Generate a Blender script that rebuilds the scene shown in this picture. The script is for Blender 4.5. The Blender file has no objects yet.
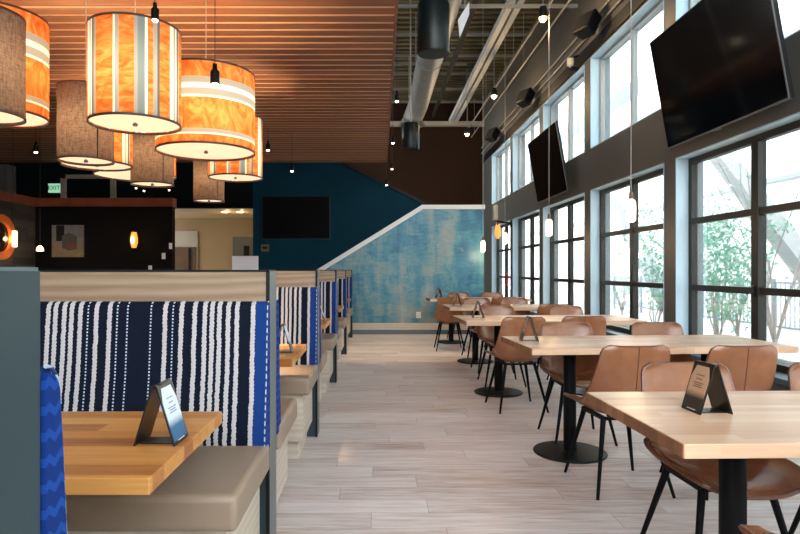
import bpy, bmesh, math, random
from mathutils import Vector, Matrix
random.seed(7)
PI = math.pi
S = bpy.context.scene
C = S.collection
F, CX, CY, H = 600.0, 376.0, 270.0, 1.24      # lens and eye height the measurements below were taken with

def at(x, y, Y):
    return ((x-CX)/F*Y, Y, H-(y-CY)/F*Y)

# ------------------------------------------------------------------ mesh helpers
class MB:
    def __init__(s): s.v = []; s.f = []
    def add(s, vs, fs):
        n = len(s.v); s.v += [tuple(p) for p in vs]; s.f += [tuple(i+n for i in f) for f in fs]; return s
    def box(s, x0, x1, y0, y1, z0, z1):
        return s.add([(x0,y0,z0),(x1,y0,z0),(x1,y1,z0),(x0,y1,z0),(x0,y0,z1),(x1,y0,z1),(x1,y1,z1),(x0,y1,z1)],
                     [(0,3,2,1),(4,5,6,7),(0,1,5,4),(1,2,6,5),(2,3,7,6),(3,0,4,7)])
    def tube(s, p0, p1, r0, r1=None, n=12):
        r1 = r0 if r1 is None else r1
        p0, p1 = Vector(p0), Vector(p1); d = (p1-p0).normalized()
        a = d.orthogonal().normalized(); b = d.cross(a)
        vs = []
        for p, r in ((p0,r0),(p1,r1)):
            for i in range(n):
                t = 2*PI*i/n; vs.append(p+a*(r*math.cos(t))+b*(r*math.sin(t)))
        fs = [(i,(i+1)%n,n+(i+1)%n,n+i) for i in range(n)]
        fs += [tuple(range(n-1,-1,-1)), tuple(range(n,2*n))]
        return s.add(vs, fs)
    def path(s, pts, r, n=8):
        for a, b in zip(pts, pts[1:]): s.tube(a, b, r, r, n)
        return s
    def bar(s, p0, p1, w, h):
        p0, p1 = Vector(p0), Vector(p1); d = (p1-p0).normalized()
        up = Vector((0,0,1)) if abs(d.z) < .95 else Vector((0,1,0))
        a = d.cross(up).normalized()*w/2; b = a.cross(d).normalized()*h/2
        vs = [p+q for p in (p0,p1) for q in (-a-b, a-b, a+b, -a+b)]
        return s.add(vs, [(0,1,2,3),(7,6,5,4),(0,4,5,1),(1,5,6,2),(2,6,7,3),(3,7,4,0)])
    def lathe(s, prof, c=(0,0,0), n=32, axis='z', cap0=True, cap1=True):
        vs = []
        for r, h in prof:
            for i in range(n):
                t = 2*PI*i/n; a, b = r*math.cos(t), r*math.sin(t)
                p = (a,b,h) if axis == 'z' else ((h,a,b) if axis == 'x' else (b,h,a))
                vs.append((p[0]+c[0], p[1]+c[1], p[2]+c[2]))
        fs = []
        for k in range(len(prof)-1):
            for i in range(n):
                j = (i+1)%n; fs.append((k*n+i, k*n+j, (k+1)*n+j, (k+1)*n+i))
        if cap0: fs.append(tuple(range(n-1,-1,-1)))
        if cap1: fs.append(tuple((len(prof)-1)*n+i for i in range(n)))
        return s.add(vs, fs)
    def prism(s, poly, a0, a1, axis='y'):
        def P(u, v, a): return (u,a,v) if axis == 'y' else ((a,u,v) if axis == 'x' else (u,v,a))
        n = len(poly)
        vs = [P(u,v,a0) for u,v in poly]+[P(u,v,a1) for u,v in poly]
        return s.add(vs, [tuple(range(n)), tuple(range(2*n-1,n-1,-1))]+[(i,n+i,n+(i+1)%n,(i+1)%n) for i in range(n)])
    def grid(s, rows, closed=False):
        n = len(rows[0]); vs = [p for r in rows for p in r]; fs = []
        for k in range(len(rows)-1):
            for i in range(n-1 if not closed else n):
                j = (i+1)%n; fs.append((k*n+i, k*n+j, (k+1)*n+j, (k+1)*n+i))
        return s.add(vs, fs)
    def build(s, name, mat, parent=None, bevel=0, smooth=False, loc=None, seg=2):
        me = bpy.data.meshes.new(name); me.from_pydata(s.v, [], s.f)
        bm = bmesh.new(); bm.from_mesh(me); bmesh.ops.recalc_face_normals(bm, faces=bm.faces); bm.to_mesh(me); bm.free()
        me.materials.append(mat)
        if smooth:
            for p in me.polygons: p.use_smooth = True
            me.set_sharp_from_angle(angle=math.radians(38))
        o = bpy.data.objects.new(name, me); C.objects.link(o)
        if parent is not None: o.parent = parent
        if loc: o.location = loc
        if bevel:
            b = o.modifiers.new('edge', 'BEVEL'); b.width = bevel; b.segments = seg; b.limit_method = 'ANGLE'; b.angle_limit = math.radians(40)
        return o

def tag(o, label, cat, group=None):
    o['label'] = label; o['category'] = cat
    if group: o['group'] = group
    return o
def thing(name, label, cat, loc=(0,0,0), rz=0, group=None):
    o = bpy.data.objects.new(name, None); C.objects.link(o); o.location = loc; o.rotation_euler = (0,0,rz)
    o.empty_display_size = .1
    return tag(o, label, cat, group)
def struct(o):
    o['kind'] = 'structure'; return o
def sempty(name):
    o = bpy.data.objects.new(name, None); C.objects.link(o); return struct(o)
def dup(root, label, loc=None, rz=None, group=None):
    r = root.copy(); C.objects.link(r)
    if loc is not None: r.location = loc
    if rz is not None: r.rotation_euler = (0,0,rz)
    r['label'] = label
    if group: r['group'] = group
    for ch in list(root.children):
        if ch.type == 'LIGHT': pass
        c = ch.copy(); C.objects.link(c); c.parent = r
        for g in list(ch.children):
            d = g.copy(); C.objects.link(d); d.parent = c
    return r

# ------------------------------------------------------------------ materials
class NT:
    def __init__(s, name):
        s.m = bpy.data.materials.new(name); s.m.use_nodes = True; s.t = s.m.node_tree; s.t.nodes.clear()
        s.out = s.n('ShaderNodeOutputMaterial')
    def n(s, typ, **kw):
        d = s.t.nodes.new(typ)
        for k, v in kw.items(): setattr(d, k, v)
        return d
    def set(s, sock, v):
        if isinstance(v, bpy.types.NodeSocket): s.t.links.new(v, sock)
        elif isinstance(v, (int, float)) or not hasattr(v, '__len__'): sock.default_value = v
        else: sock.default_value = tuple(v)+((1,) if len(v) == 3 and sock.type == 'RGBA' else ())
    def obj(s): return s.n('ShaderNodeTexCoord').outputs['Object']
    def mapping(s, vec, scale=(1,1,1), loc=(0,0,0), rot=(0,0,0)):
        m = s.n('ShaderNodeMapping'); s.set(m.inputs['Vector'], vec); m.inputs['Scale'].default_value = scale
        m.inputs['Location'].default_value = loc; m.inputs['Rotation'].default_value = rot; return m.outputs[0]
    def noise(s, vec, scale, detail=4, rough=.55, dist=0):
        d = s.n('ShaderNodeTexNoise'); s.set(d.inputs['Vector'], vec); d.inputs['Scale'].default_value = scale
        d.inputs['Detail'].default_value = detail; d.inputs['Roughness'].default_value = rough; d.inputs['Distortion'].default_value = dist
        return d.outputs[0]
    def ramp(s, fac, stops, interp='LINEAR'):
        d = s.n('ShaderNodeValToRGB'); cr = d.color_ramp; cr.interpolation = interp
        while len(cr.elements) > 1: cr.elements.remove(cr.elements[0])
        for i, (p, c) in enumerate(stops):
            e = cr.elements[0] if i == 0 else cr.elements.new(p)
            e.position = p; e.color = (c,c,c,1) if isinstance(c, (int,float)) else tuple(c)+(1,)
        s.set(d.inputs[0], fac); return d.outputs[0]
    def math(s, op, a, b=0, c=None):
        d = s.n('ShaderNodeMath', operation=op); s.set(d.inputs[0], a); s.set(d.inputs[1], b)
        if c is not None: s.set(d.inputs[2], c)
        return d.outputs[0]
    def mix(s, fac, a, b, mode='MIX'):
        d = s.n('ShaderNodeMix', data_type='RGBA', blend_type=mode); s.set(d.inputs[0], fac); s.set(d.inputs[6], a); s.set(d.inputs[7], b)
        return d.outputs[2]
    def sep(s, vec):
        d = s.n('ShaderNodeSeparateXYZ'); s.set(d.inputs[0], vec); return d.outputs
    def comb(s, x, y, z):
        d = s.n('ShaderNodeCombineXYZ')
        for i, v in enumerate((x,y,z)): s.set(d.inputs[i], v)
        return d.outputs[0]
    def bump(s, h, strength=.2, dist=.01):
        d = s.n('ShaderNodeBump'); s.set(d.inputs['Height'], h); d.inputs['Strength'].default_value = strength; d.inputs['Distance'].default_value = dist
        return d.outputs[0]
    def bsdf(s, col, rough=.5, metal=0, spec=.5, normal=None, emit=None, es=0, coat=0):
        b = s.n('ShaderNodeBsdfPrincipled'); s.set(b.inputs['Base Color'], col); s.set(b.inputs['Roughness'], rough)
        s.set(b.inputs['Metallic'], metal); b.inputs['Specular IOR Level'].default_value = spec
        if normal is not None: s.set(b.inputs['Normal'], normal)
        if emit is not None: s.set(b.inputs['Emission Color'], emit); b.inputs['Emission Strength'].default_value = es
        if coat: b.inputs['Coat Weight'].default_value = coat; b.inputs['Coat Roughness'].default_value = .15
        s.t.links.new(b.outputs[0], s.out.inputs[0]); return b
    def rand(s): return s.n('ShaderNodeObjectInfo').outputs['Random']

def plain(name, col, rough=.5, metal=0, spec=.5, var=.0, scale=6, coat=0):
    t = NT(name)
    if var:
        nz = t.noise(t.obj(), scale, 5)
        lo = tuple(c*(1-var) for c in col); hi = tuple(min(1,c*(1+var)) for c in col)
        t.bsdf(t.ramp(nz, [(.3,lo),(.7,hi)]), rough, metal, spec, coat=coat)
    else: t.bsdf(col, rough, metal, spec, coat=coat)
    return t.m
def glow(name, col, s, base=None):
    t = NT(name); t.bsdf(base or col, .4, emit=col, es=s); return t.m

def wood(name, pal, stave=.047, length=.55, rough=.38, grain=.5, per_object=True, coat=0):
    """butcher block: staves along X; pal = three tones"""
    t = NT(name); co = t.obj()
    if per_object:
        r = t.rand(); v = t.n('ShaderNodeVectorMath', operation='ADD'); t.set(v.inputs[0], co)
        t.set(v.inputs[1], t.comb(t.math('MULTIPLY', r, 7.3), 0, 0)); co = v.outputs[0]
    x, y, z = t.sep(co)
    row = t.math('FLOOR', t.math('DIVIDE', y, stave))
    wn = t.n('ShaderNodeTexWhiteNoise', noise_dimensions='1D'); t.set(wn.inputs['W'], row)
    seg = t.math('FLOOR', t.math('ADD', t.math('DIVIDE', x, length), t.math('MULTIPLY', wn.outputs[0], 5)))
    wn2 = t.n('ShaderNodeTexWhiteNoise', noise_dimensions='2D'); t.set(wn2.inputs['Vector'], t.comb(row, seg, 0))
    g = t.noise(t.comb(t.math('ADD', t.math('MULTIPLY', x, 1.4), t.math('MULTIPLY', wn2.outputs[0], 30)), t.math('MULTIPLY', y, 34), t.math('MULTIPLY', z, 34)), 1.6, 5, .6, .6)
    f = t.math('ADD', t.math('MULTIPLY', wn2.outputs[0], 1-grain), t.math('MULTIPLY', g, grain))
    col = t.ramp(f, [(.15,pal[0]),(.5,pal[1]),(.85,pal[2])])
    t.bsdf(col, rough, spec=.45, normal=t.bump(g, .05, .004), coat=coat)
    return t.m
def veneer(name, pal, rough=.45, sx=1.2, sz=9):
    t = NT(name); co = t.obj()
    d = t.noise(t.mapping(co, (sx,4,sz*.6)), .9, 3, .5, .4)
    v = t.n('ShaderNodeTexWave', wave_type='BANDS', bands_direction='Z'); t.set(v.inputs['Vector'], t.mapping(co, (sx,1,sz)))
    v.inputs['Scale'].default_value = .8; v.inputs['Distortion'].default_value = 9; v.inputs['Detail'].default_value = 3; v.inputs['Detail Scale'].default_value = .9
    f = t.noise(t.mapping(co, (3,60,120)), 1, 3)
    g = t.math('ADD', t.math('MULTIPLY', v.outputs['Fac'], .30), t.math('ADD', t.math('MULTIPLY', d, .40), t.math('MULTIPLY', f, .30)))
    t.bsdf(t.ramp(g, [(.2,pal[0]),(.55,pal[1]),(.9,pal[2])]), rough, spec=.35)
    return t.m

M = {}
M['table_wood'] = wood('pale_butcher_block', ((.46,.265,.155),(.62,.405,.265),(.75,.55,.40)), rough=.33)
M['shaded_end_grain'] = wood('shaded_end_grain', ((.17,.065,.025),(.28,.12,.05),(.40,.20,.10)), rough=.45)  # end grain toned darker to carry the shade on the table ends
M['booth_wood'] = wood('warm_lit_butcher_block', ((.27,.085,.015),(.54,.235,.055),(.76,.44,.15)), stave=.078, length=1.3, rough=.4, grain=.42)  # warm lamplight over the booths put into this orange tone
M['veneer'] = veneer('oak_veneer', ((.165,.105,.062),(.275,.19,.12),(.36,.265,.18)))
M['base_wood'] = veneer('pale_ash_veneer', ((.50,.42,.34),(.60,.52,.43),(.68,.60,.51)))
M['grey_panel'] = plain('blue_grey_laminate', (.030,.052,.062), .42, spec=.3, var=.06, scale=2)
M['grey_edge'] = plain('pale_grey_panel_edge', (.125,.15,.15), .4, spec=.35)
M['grey_cap'] = plain('blue_grey_edge', (.085,.13,.155), .4)
M['black_trim'] = plain('black_edge', (.006,.006,.007), .5, spec=.2)
M['black_metal'] = plain('black_metal', (.003,.0033,.004), .5, spec=.12, var=.15, scale=20)
M['base_metal'] = plain('dark_green_black_metal', (.006,.012,.013), .4, spec=.25)
M['vinyl'] = plain('taupe_vinyl', (.29,.215,.155), .42, var=.05, scale=5)
M['white'] = plain('white_paint', (.78,.80,.80), .5)
M['rail'] = plain('white_rail', (.80,.84,.84), .45)
M['taupe_wall'] = plain('taupe_wall_paint', (.098,.095,.088), .45, spec=.35, var=.05, scale=1.2)
M['reveal'] = plain('daylit_blue_reveal', (.40,.55,.65), .45)  # blue tint of the daylight mixed into the reveal colour
M['bronze'] = plain('dark_bronze_frame', (.022,.020,.018), .45, spec=.25)
M['alu'] = plain('grey_frame', (.26,.27,.27), .4)
M['sill'] = plain('dark_teal_sill', (.045,.085,.11), .35)
M['blue_wall'] = plain('deep_teal_paint', (.001,.037,.064), .6, spec=.1, var=.12, scale=.7)
M['brown_wall'] = plain('dark_brown_paint', (.030,.014,.007), .8, spec=.1, var=.12, scale=.7)
M['dark_wall'] = plain('near_black_teal_paint', (.004,.008,.010), .8, spec=.1, var=.1, scale=1)
M['black_wall'] = plain('black_paint', (.0025,.0025,.0035), .8, spec=.15)
M['orange_trim'] = plain('stained_orange_wood', (.17,.036,.011), .55, var=.2, scale=5)
M['beige'] = plain('beige_paint', (.30,.20,.09), .6, var=.04, scale=1)
M['beige_trim'] = plain('beige_trim', (.38,.33,.25), .5)
M['brown_door'] = plain('brown_door', (.10,.05,.02), .5, var=.2, scale=4)
M['grey_door'] = plain('grey_door', (.09,.10,.09), .5)
M['duct'] = plain('galvanised_duct', (.25,.245,.23), .45, metal=.4, var=.1, scale=3)
M['strut'] = plain('galvanised_strut', (.20,.20,.18), .5)
M['white_beam'] = plain('off_white_beam', (.55,.55,.51), .5)
M['conduit'] = plain('conduit', (.30,.28,.24), .4, metal=.2)
M['speaker'] = plain('speaker_black', (.004,.004,.0045), .6, spec=.2)
M['cyl'] = plain('black_cylinder', (.003,.006,.0065), .4, spec=.3)
M['bezel'] = plain('tv_bezel', (.012,.012,.013), .35, spec=.3)
M['bezel_lt'] = plain('tv_edge_silver', (.16,.16,.155), .35, metal=.4)
M['plate'] = plain('white_plate', (.70,.70,.68), .4)
M['tan_plate'] = plain('brown_plate', (.16,.09,.05), .5)
M['red'] = plain('red_plastic', (.50,.04,.03), .45)
M['cream'] = plain('cream_fitting', (.60,.55,.46), .45)
M['cord'] = plain('cord_black', (.02,.018,.016), .5)
M['cord_lt'] = plain('cord_grey', (.42,.40,.36), .5)
M['ring'] = plain('orange_ring', (.55,.13,.02), .5, var=.25, scale=8)
M['mirror'] = plain('dark_mirror', (.05,.045,.04), .08, metal=.8)
M['screen'] = plain('tv_screen', (.002,.002,.0025), .12, spec=.35)
M['monitor_back'] = plain('white_monitor', (.66,.68,.76), .4)
M['counter'] = plain('dark_counter', (.03,.03,.03), .4)
M['stand_black'] = plain('menu_stand_black', (.012,.011,.010), .3)
M['bulb_warm'] = glow('bulb_warm', (1,.62,.25), 14)
M['bulb_spot'] = glow('bulb_spot', (1,.80,.55), 9)
M['lit_glass'] = glow('lit_glass', (1,.72,.42), 1.1)
M['amber_glass'] = glow('amber_glass', (1,.36,.06), .30)
M['exit'] = glow('exit_sign_face', (.30,.62,.40), .30, (.35,.62,.42))
M['exit_letters'] = plain('exit_letters', (.01,.07,.03), .5)
M['stone'] = plain('pale_render', (.82,.82,.80), .8, var=.03, scale=2)
M['ext_shade'] = plain('pale_grey_render', (.62,.63,.63), .8)
M['brace'] = plain('grey_brace', (.30,.30,.30), .8, var=.05)
M['ledge'] = plain('grey_ledge', (.34,.36,.38), .8)
M['ext_blue'] = plain('blue_glass_band', (.06,.14,.25), .3)
M['paving'] = plain('pale_paving', (.55,.54,.51), .8, var=.12, scale=3)
M['fence'] = plain('fence_grey_blue', (.26,.30,.36), .5)
M['bark'] = plain('bark', (.30,.26,.24), .8, var=.2, scale=20)

# leather
t = NT('tan_leather'); co = t.obj(); r = t.rand()
v = t.n('ShaderNodeVectorMath', operation='ADD'); t.set(v.inputs[0], co); t.set(v.inputs[1], t.comb(t.math('MULTIPLY', r, 9), r, 0))
nz = t.noise(v.outputs[0], 5, 4, .55)
fine = t.n('ShaderNodeTexVoronoi'); t.set(fine.inputs['Vector'], co); fine.inputs['Scale'].default_value = 260
t.bsdf(t.ramp(nz, [(.28,(.20,.074,.032)),(.55,(.27,.108,.050)),(.78,(.34,.150,.075))]), .27, spec=.55, normal=t.bump(fine.outputs['Distance'], .12, .002))
M['leather'] = t.m
M['leather_dark'] = plain('leather_edge', (.13,.045,.02), .4, var=.15, scale=10)
M['stitch'] = plain('seam', (.09,.03,.015), .5)

# whitewashed plank floor, planks along X
t = NT('whitewashed_planks'); co = t.obj(); x, y, z = t.sep(co)
row = t.math('FLOOR', t.math('DIVIDE', y, .18))
wn = t.n('ShaderNodeTexWhiteNoise', noise_dimensions='1D'); t.set(wn.inputs['W'], row)
sx = t.math('ADD', t.math('DIVIDE', x, 1.22), t.math('MULTIPLY', wn.outputs[0], 7)); seg = t.math('FLOOR', sx)
wn2 = t.n('ShaderNodeTexWhiteNoise', noise_dimensions='2D'); t.set(wn2.inputs['Vector'], t.comb(row, seg, 0))
g1 = t.noise(t.comb(t.math('ADD', t.math('MULTIPLY', x, 1.6), t.math('MULTIPLY', wn2.outputs[0], 40)), t.math('MULTIPLY', y, 22), 0), 1.3, 6, .62, .8)
g2 = t.noise(t.comb(t.math('MULTIPLY', x, 5), t.math('MULTIPLY', y, 70), 2), 1.0, 4, .6)
big = t.noise(t.comb(t.math('MULTIPLY', x, .55), t.math('MULTIPLY', y, .9), 5), 1.0, 3)
f = t.math('ADD', t.math('ADD', t.math('MULTIPLY', g1, .46), t.math('MULTIPLY', g2, .30)), t.math('ADD', t.math('MULTIPLY', wn2.outputs[0], .12), t.math('MULTIPLY', big, .12)))
col = t.ramp(f, [(.28,(.28,.195,.165)),(.40,(.50,.41,.385)),(.50,(.66,.59,.575)),(.64,(.80,.755,.75)),(.8,(.86,.83,.83))])
warm = t.noise(t.comb(t.math('MULTIPLY', x, .9), t.math('MULTIPLY', y, 3.5), 9), 1.1, 3)
col = t.mix(t.ramp(warm, [(.58,0),(.75,.55)]), col, (.50,.33,.21), 'MIX')
fy = t.math('FRACT', t.math('DIVIDE', y, .18)); fx = t.math('FRACT', sx)
gap = t.math('MAXIMUM', t.math('LESS_THAN', fy, .014), t.math('LESS_THAN', fx, .003))
col = t.mix(t.math('MULTIPLY', gap, .5), col, (.12,.10,.09))
t.bsdf(col, t.ramp(g1, [(.3,.48),(.7,.36)]), spec=.4, normal=t.bump(g2, .08, .003))
M['floor'] = t.m

# slat wood
t = NT('cedar_slats'); co = t.obj(); x, y, z = t.sep(co)
row = t.math('FLOOR', t.math('DIVIDE', y, .155))
wn = t.n('ShaderNodeTexWhiteNoise', noise_dimensions='1D'); t.set(wn.inputs['W'], row)
g = t.noise(t.comb(t.math('ADD', t.math('MULTIPLY', x, 1.1), t.math('MULTIPLY', wn.outputs[0], 50)), t.math('MULTIPLY', y, 26), t.math('MULTIPLY', z, 10)), 1.3, 5, .6, .7)
f = t.math('ADD', t.math('MULTIPLY', g, .75), t.math('MULTIPLY', wn.outputs[0], .25))
t.bsdf(t.ramp(f, [(.25,(.115,.048,.024)),(.5,(.21,.090,.046)),(.75,(.32,.150,.08))]), .5, spec=.35)
M['slat'] = t.m
M['slat_lit'] = plain('maple_lit_edge', (.80,.58,.40), .5)  # pale tone imitates light caught by the slat edges and gaps

# stripes: s = object X (0 at the aisle end, negative inwards)
def stripe_fabric():
    t = NT('striped_fabric'); co = t.obj(); x, y, z = t.sep(co)
    jag = t.math('MULTIPLY', t.math('SUBTRACT', t.noise(t.comb(t.math('MULTIPLY', x, 8), 0, t.math('MULTIPLY', z, 45)), 1.0, 2), .5), .010)
    zig = t.math('MULTIPLY', t.math('PINGPONG', t.math('ADD', z, t.math('MULTIPLY', x, .3)), .007), .34)
    xs = t.math('ADD', t.math('ADD', x, jag), zig)
    px = [-106,42.7,50.3,58.5,67,75.5,91.8,105,162.7,179,192.5,203,210.7,218.5,227,236,252.4,
          -5,4,12,20,28,-20,-32,-44,-60,-75,-90]
    ss = sorted((p-268)*.0039 for p in px); lo = -1.5
    def ramp(lst, w):
        st = [(0,0.0)]
        for s in lst: st += [((s-w/2-lo)/1.5, 1.0), ((s+w/2-lo)/1.5, 0.0)]
        return t.ramp(t.math('DIVIDE', t.math('SUBTRACT', xs, lo), 1.5), st, 'CONSTANT')
    m = t.math('MAXIMUM', ramp(ss[:14], .0175), ramp(ss[14:], .0175))
    dpx = [83.3,113,124,135,148,159,170,243,265.5]
    ds = sorted((p-268)*.0039 for p in dpx)
    st = [(0,0.0)]
    for s in ds: st += [((s-.0014-lo)/1.5,1.0),((s+.0014-lo)/1.5,0.0)]
    d = t.ramp(t.math('DIVIDE', t.math('SUBTRACT', x, lo), 1.5), st, 'CONSTANT')
    dash = t.math('LESS_THAN', t.math('FRACT', t.math('DIVIDE', z, .013)), .5)
    dots = t.math('MULTIPLY', d, dash)
    blue = t.math('GREATER_THAN', x, -.047)
    weave = t.noise(t.mapping(co, (1,1,1)), 320, 2)
    navy = t.mix(weave, (.0015,.0035,.011), (.004,.007,.019))
    rb = t.mix(weave, (.003,.022,.12), (.008,.045,.20))
    base = t.mix(blue, navy, rb)
    wht = t.mix(weave, (.36,.34,.355), (.52,.49,.505))
    c1 = t.mix(m, base, wht)
    c2 = t.mix(dots, c1, (.45,.52,.66))
    t.bsdf(c2, .85, spec=.15, normal=t.bump(weave, .25, .003))
    return t.m
M['stripe'] = stripe_fabric()
# chevron side
t = NT('blue_chevron_fabric'); co = t.obj(); x, y, z = t.sep(co)
zz = t.math('ADD', z, t.math('MULTIPLY', t.math('PINGPONG', t.math('ADD', y, 5), .015), .7))
band = t.math('LESS_THAN', t.math('FRACT', t.math('DIVIDE', zz, .034)), .36)
t.bsdf(t.mix(band, (.003,.026,.16), (.009,.055,.27)), .8, spec=.15)
M['chevron'] = t.m
t = NT('white_dashed_piping'); co = t.obj(); x, y, z = t.sep(co)
t.bsdf(t.mix(t.math('LESS_THAN', t.math('FRACT', t.math('DIVIDE', z, .03)), .6), (.006,.03,.14), (.40,.46,.58)), .8)
M['dash'] = t.m

# mural
t = NT('patinated_mural'); co = t.obj(); x, y, z = t.sep(co)
a = t.noise(t.comb(t.math('MULTIPLY', x, 2.6), 0, t.math('MULTIPLY', z, .55)), 1.25, 4, .55, .5)
w = t.n('ShaderNodeTexVoronoi', feature='F1', distance='CHEBYCHEV'); t.set(w.inputs['Vector'], t.comb(t.math('MULTIPLY', x, 3.2), 0, t.math('MULTIPLY', z, 5.0))); w.inputs['Scale'].default_value = 1; w.inputs['Randomness'].default_value = .55
wc = t.sep(w.outputs['Color'])[0]
b = t.noise(t.comb(t.math('MULTIPLY', x, 4), 3, t.math('MULTIPLY', z, 9)), 1.3, 5, .65, 1.2)
f = t.math('ADD', t.math('ADD', t.math('MULTIPLY', a, .62), t.math('MULTIPLY', wc, .10)), t.math('MULTIPLY', b, .28))
f = t.math('SUBTRACT', f, t.math('MULTIPLY', t.math('MAXIMUM', t.math('SUBTRACT', x, 1.1), 0), .10))
c = t.ramp(f, [(.32,(.008,.075,.155)),(.42,(.022,.145,.235)),(.49,(.06,.20,.255)),(.55,(.14,.23,.25)),(.62,(.215,.245,.235)),(.75,(.24,.37,.40))])
fl = t.ramp(t.noise(t.comb(x, 7, z), 2.2, 6, .7, 1.5), [(.60,0),(.72,.5)])
c = t.mix(fl, c, (.22,.33,.37))
t.bsdf(c, .4, metal=.15, spec=.5, normal=t.bump(b, .15, .01))
M['mural'] = t.m

# metal deck: ribs along X
t = NT('ribbed_metal_deck'); x, y, z = t.sep(t.obj())
t.bsdf(t.ramp(t.noise(t.obj(), 1.1, 3), [(.3,(.085,.075,.045)),(.7,(.17,.145,.08))]), .6, spec=.2)
M['deck'] = t.m
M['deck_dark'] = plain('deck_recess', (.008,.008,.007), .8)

# reclaimed boards on the left partition (planks along Y)
t = NT('reclaimed_boards'); co = t.obj(); x, y, z = t.sep(co)
row = t.math('FLOOR', t.math('DIVIDE', z, .12))
wn = t.n('ShaderNodeTexWhiteNoise', noise_dimensions='1D'); t.set(wn.inputs['W'], row)
seg = t.math('FLOOR', t.math('ADD', t.math('DIVIDE', y, .6), t.math('MULTIPLY', wn.outputs[0], 9)))
wn2 = t.n('ShaderNodeTexWhiteNoise', noise_dimensions='2D'); t.set(wn2.inputs['Vector'], t.comb(row, seg, 0))
g = t.noise(t.comb(0, t.math('MULTIPLY', y, 3), t.math('MULTIPLY', z, 30)), 1.4, 5)
t.bsdf(t.ramp(t.math('ADD', t.math('MULTIPLY', wn2.outputs[0], .6), t.math('MULTIPLY', g, .4)), [(.2,(.012,.011,.010)),(.6,(.04,.034,.028)),(.9,(.08,.07,.06))]), .7)
M['reclaimed'] = t.m

# glass: clear pane with a faint reflection
t = NT('window_glass'); tr = t.n('ShaderNodeBsdfTransparent'); tr.inputs[0].default_value = (.94,.97,.97,1)
gl = t.n('ShaderNodeBsdfGlossy'); gl.inputs['Roughness'].default_value = .03
fr = t.n('ShaderNodeFresnel'); fr.inputs[0].default_value = 1.35
mx = t.n('ShaderNodeMixShader'); t.set(mx.inputs[0], t.math('MULTIPLY', fr.outputs[0], .5)); t.t.links.new(tr.outputs[0], mx.inputs[1]); t.t.links.new(gl.outputs[0], mx.inputs[2])
t.t.links.new(mx.outputs[0], t.out.inputs[0]); M['glass'] = t.m

# leaves
t = NT('leaves'); co = t.obj()
d = t.n('ShaderNodeBsdfDiffuse'); t.set(d.inputs[0], t.ramp(t.noise(co, 6, 3), [(.3,(.10,.26,.20)),(.7,(.32,.50,.42))]))
tl = t.n('ShaderNodeBsdfTranslucent'); tl.inputs[0].default_value = (.22,.5,.32,1)
mx = t.n('ShaderNodeMixShader'); mx.inputs[0].default_value = .35; t.t.links.new(d.outputs[0], mx.inputs[1]); t.t.links.new(tl.outputs[0], mx.inputs[2]); t.t.links.new(mx.outputs[0], t.out.inputs[0])
M['leaf'] = t.m

# lamp shades: cloth and veneer that lets the bulb inside through
def shade_mat(name, kind):
    t = NT(name); co = t.obj(); x, y, z = t.sep(co)
    GREY, DGREY, BLUE, WHT = (.23,.25,.25), (.085,.10,.105), (.12,.18,.215), (.70,.68,.62)
    if kind == 'brown':
        wv = t.noise(t.mapping(co, (60,60,14)), 1.5, 3)
        wv2 = t.noise(t.mapping(co, (16,16,90)), 1.5, 3)
        col = t.ramp(t.math('MULTIPLY', t.math('ADD', wv, wv2), .5), [(.35,(.070,.044,.034)),(.65,(.165,.112,.085))]); tw = .20
    else:
        if kind == 'vertical':
            ang = t.math('FRACT', t.math('MULTIPLY', t.math('ADD', t.math('DIVIDE', t.math('ARCTAN2', y, x), 2*PI), .5), 3.0))
            st = [(0,'O'),(.13,WHT),(.19,GREY),(.215,WHT),(.25,DGREY),(.28,GREY),(.315,'O'),(.53,WHT),(.55,GREY),(.59,'O'),(.735,GREY),(.77,BLUE),(.84,WHT),(.87,'O'),(.925,GREY),(.97,DGREY)]
            fac = ang
            wx = t.noise(t.mapping(co, (3,3,9)), 1.6, 4, .55, 2.2)
        else:
            g = t.n('ShaderNodeTexCoord').outputs['Generated']; fac = t.sep(g)[2]
            st = [(0,'O'),(.10,WHT),(.12,GREY),(.17,'O'),(.55,WHT),(.575,GREY),(.66,WHT),(.72,GREY),(.80,'O')]
            wx = t.noise(t.mapping(co, (5,5,3)), 1.3, 4, .55, 2.6)
        orange = t.ramp(wx, [(.3,(.36,.070,.014)),(.5,(.54,.150,.036)),(.7,(.70,.27,.09))])
        is_o = t.ramp(fac, [(p, 1.0 if c == 'O' else 0.0) for p, c in st], 'CONSTANT')
        band = t.ramp(fac, [(p, (.5,.1,.02) if c == 'O' else c) for p, c in st], 'CONSTANT')
        col = t.mix(is_o, band, orange); tw = .24
    d = t.n('ShaderNodeBsdfDiffuse'); t.set(d.inputs[0], col)
    tl = t.n('ShaderNodeBsdfTranslucent'); t.set(tl.inputs[0], col)
    mx = t.n('ShaderNodeMixShader'); mx.inputs[0].default_value = tw
    t.t.links.new(d.outputs[0], mx.inputs[1]); t.t.links.new(tl.outputs[0], mx.inputs[2]); t.t.links.new(mx.outputs[0], t.out.inputs[0])
    return t.m
for k in ('brown','vertical','horizontal'): M['shade_'+k] = shade_mat('shade_'+k, k)
t = NT('lit_diffuser'); t.bsdf((.85,.74,.58), .5, emit=(1,.74,.46), es=.33); M['diffuser'] = t.m
M['shade_rim'] = plain('shade_rim', (.05,.022,.012), .5)

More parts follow.
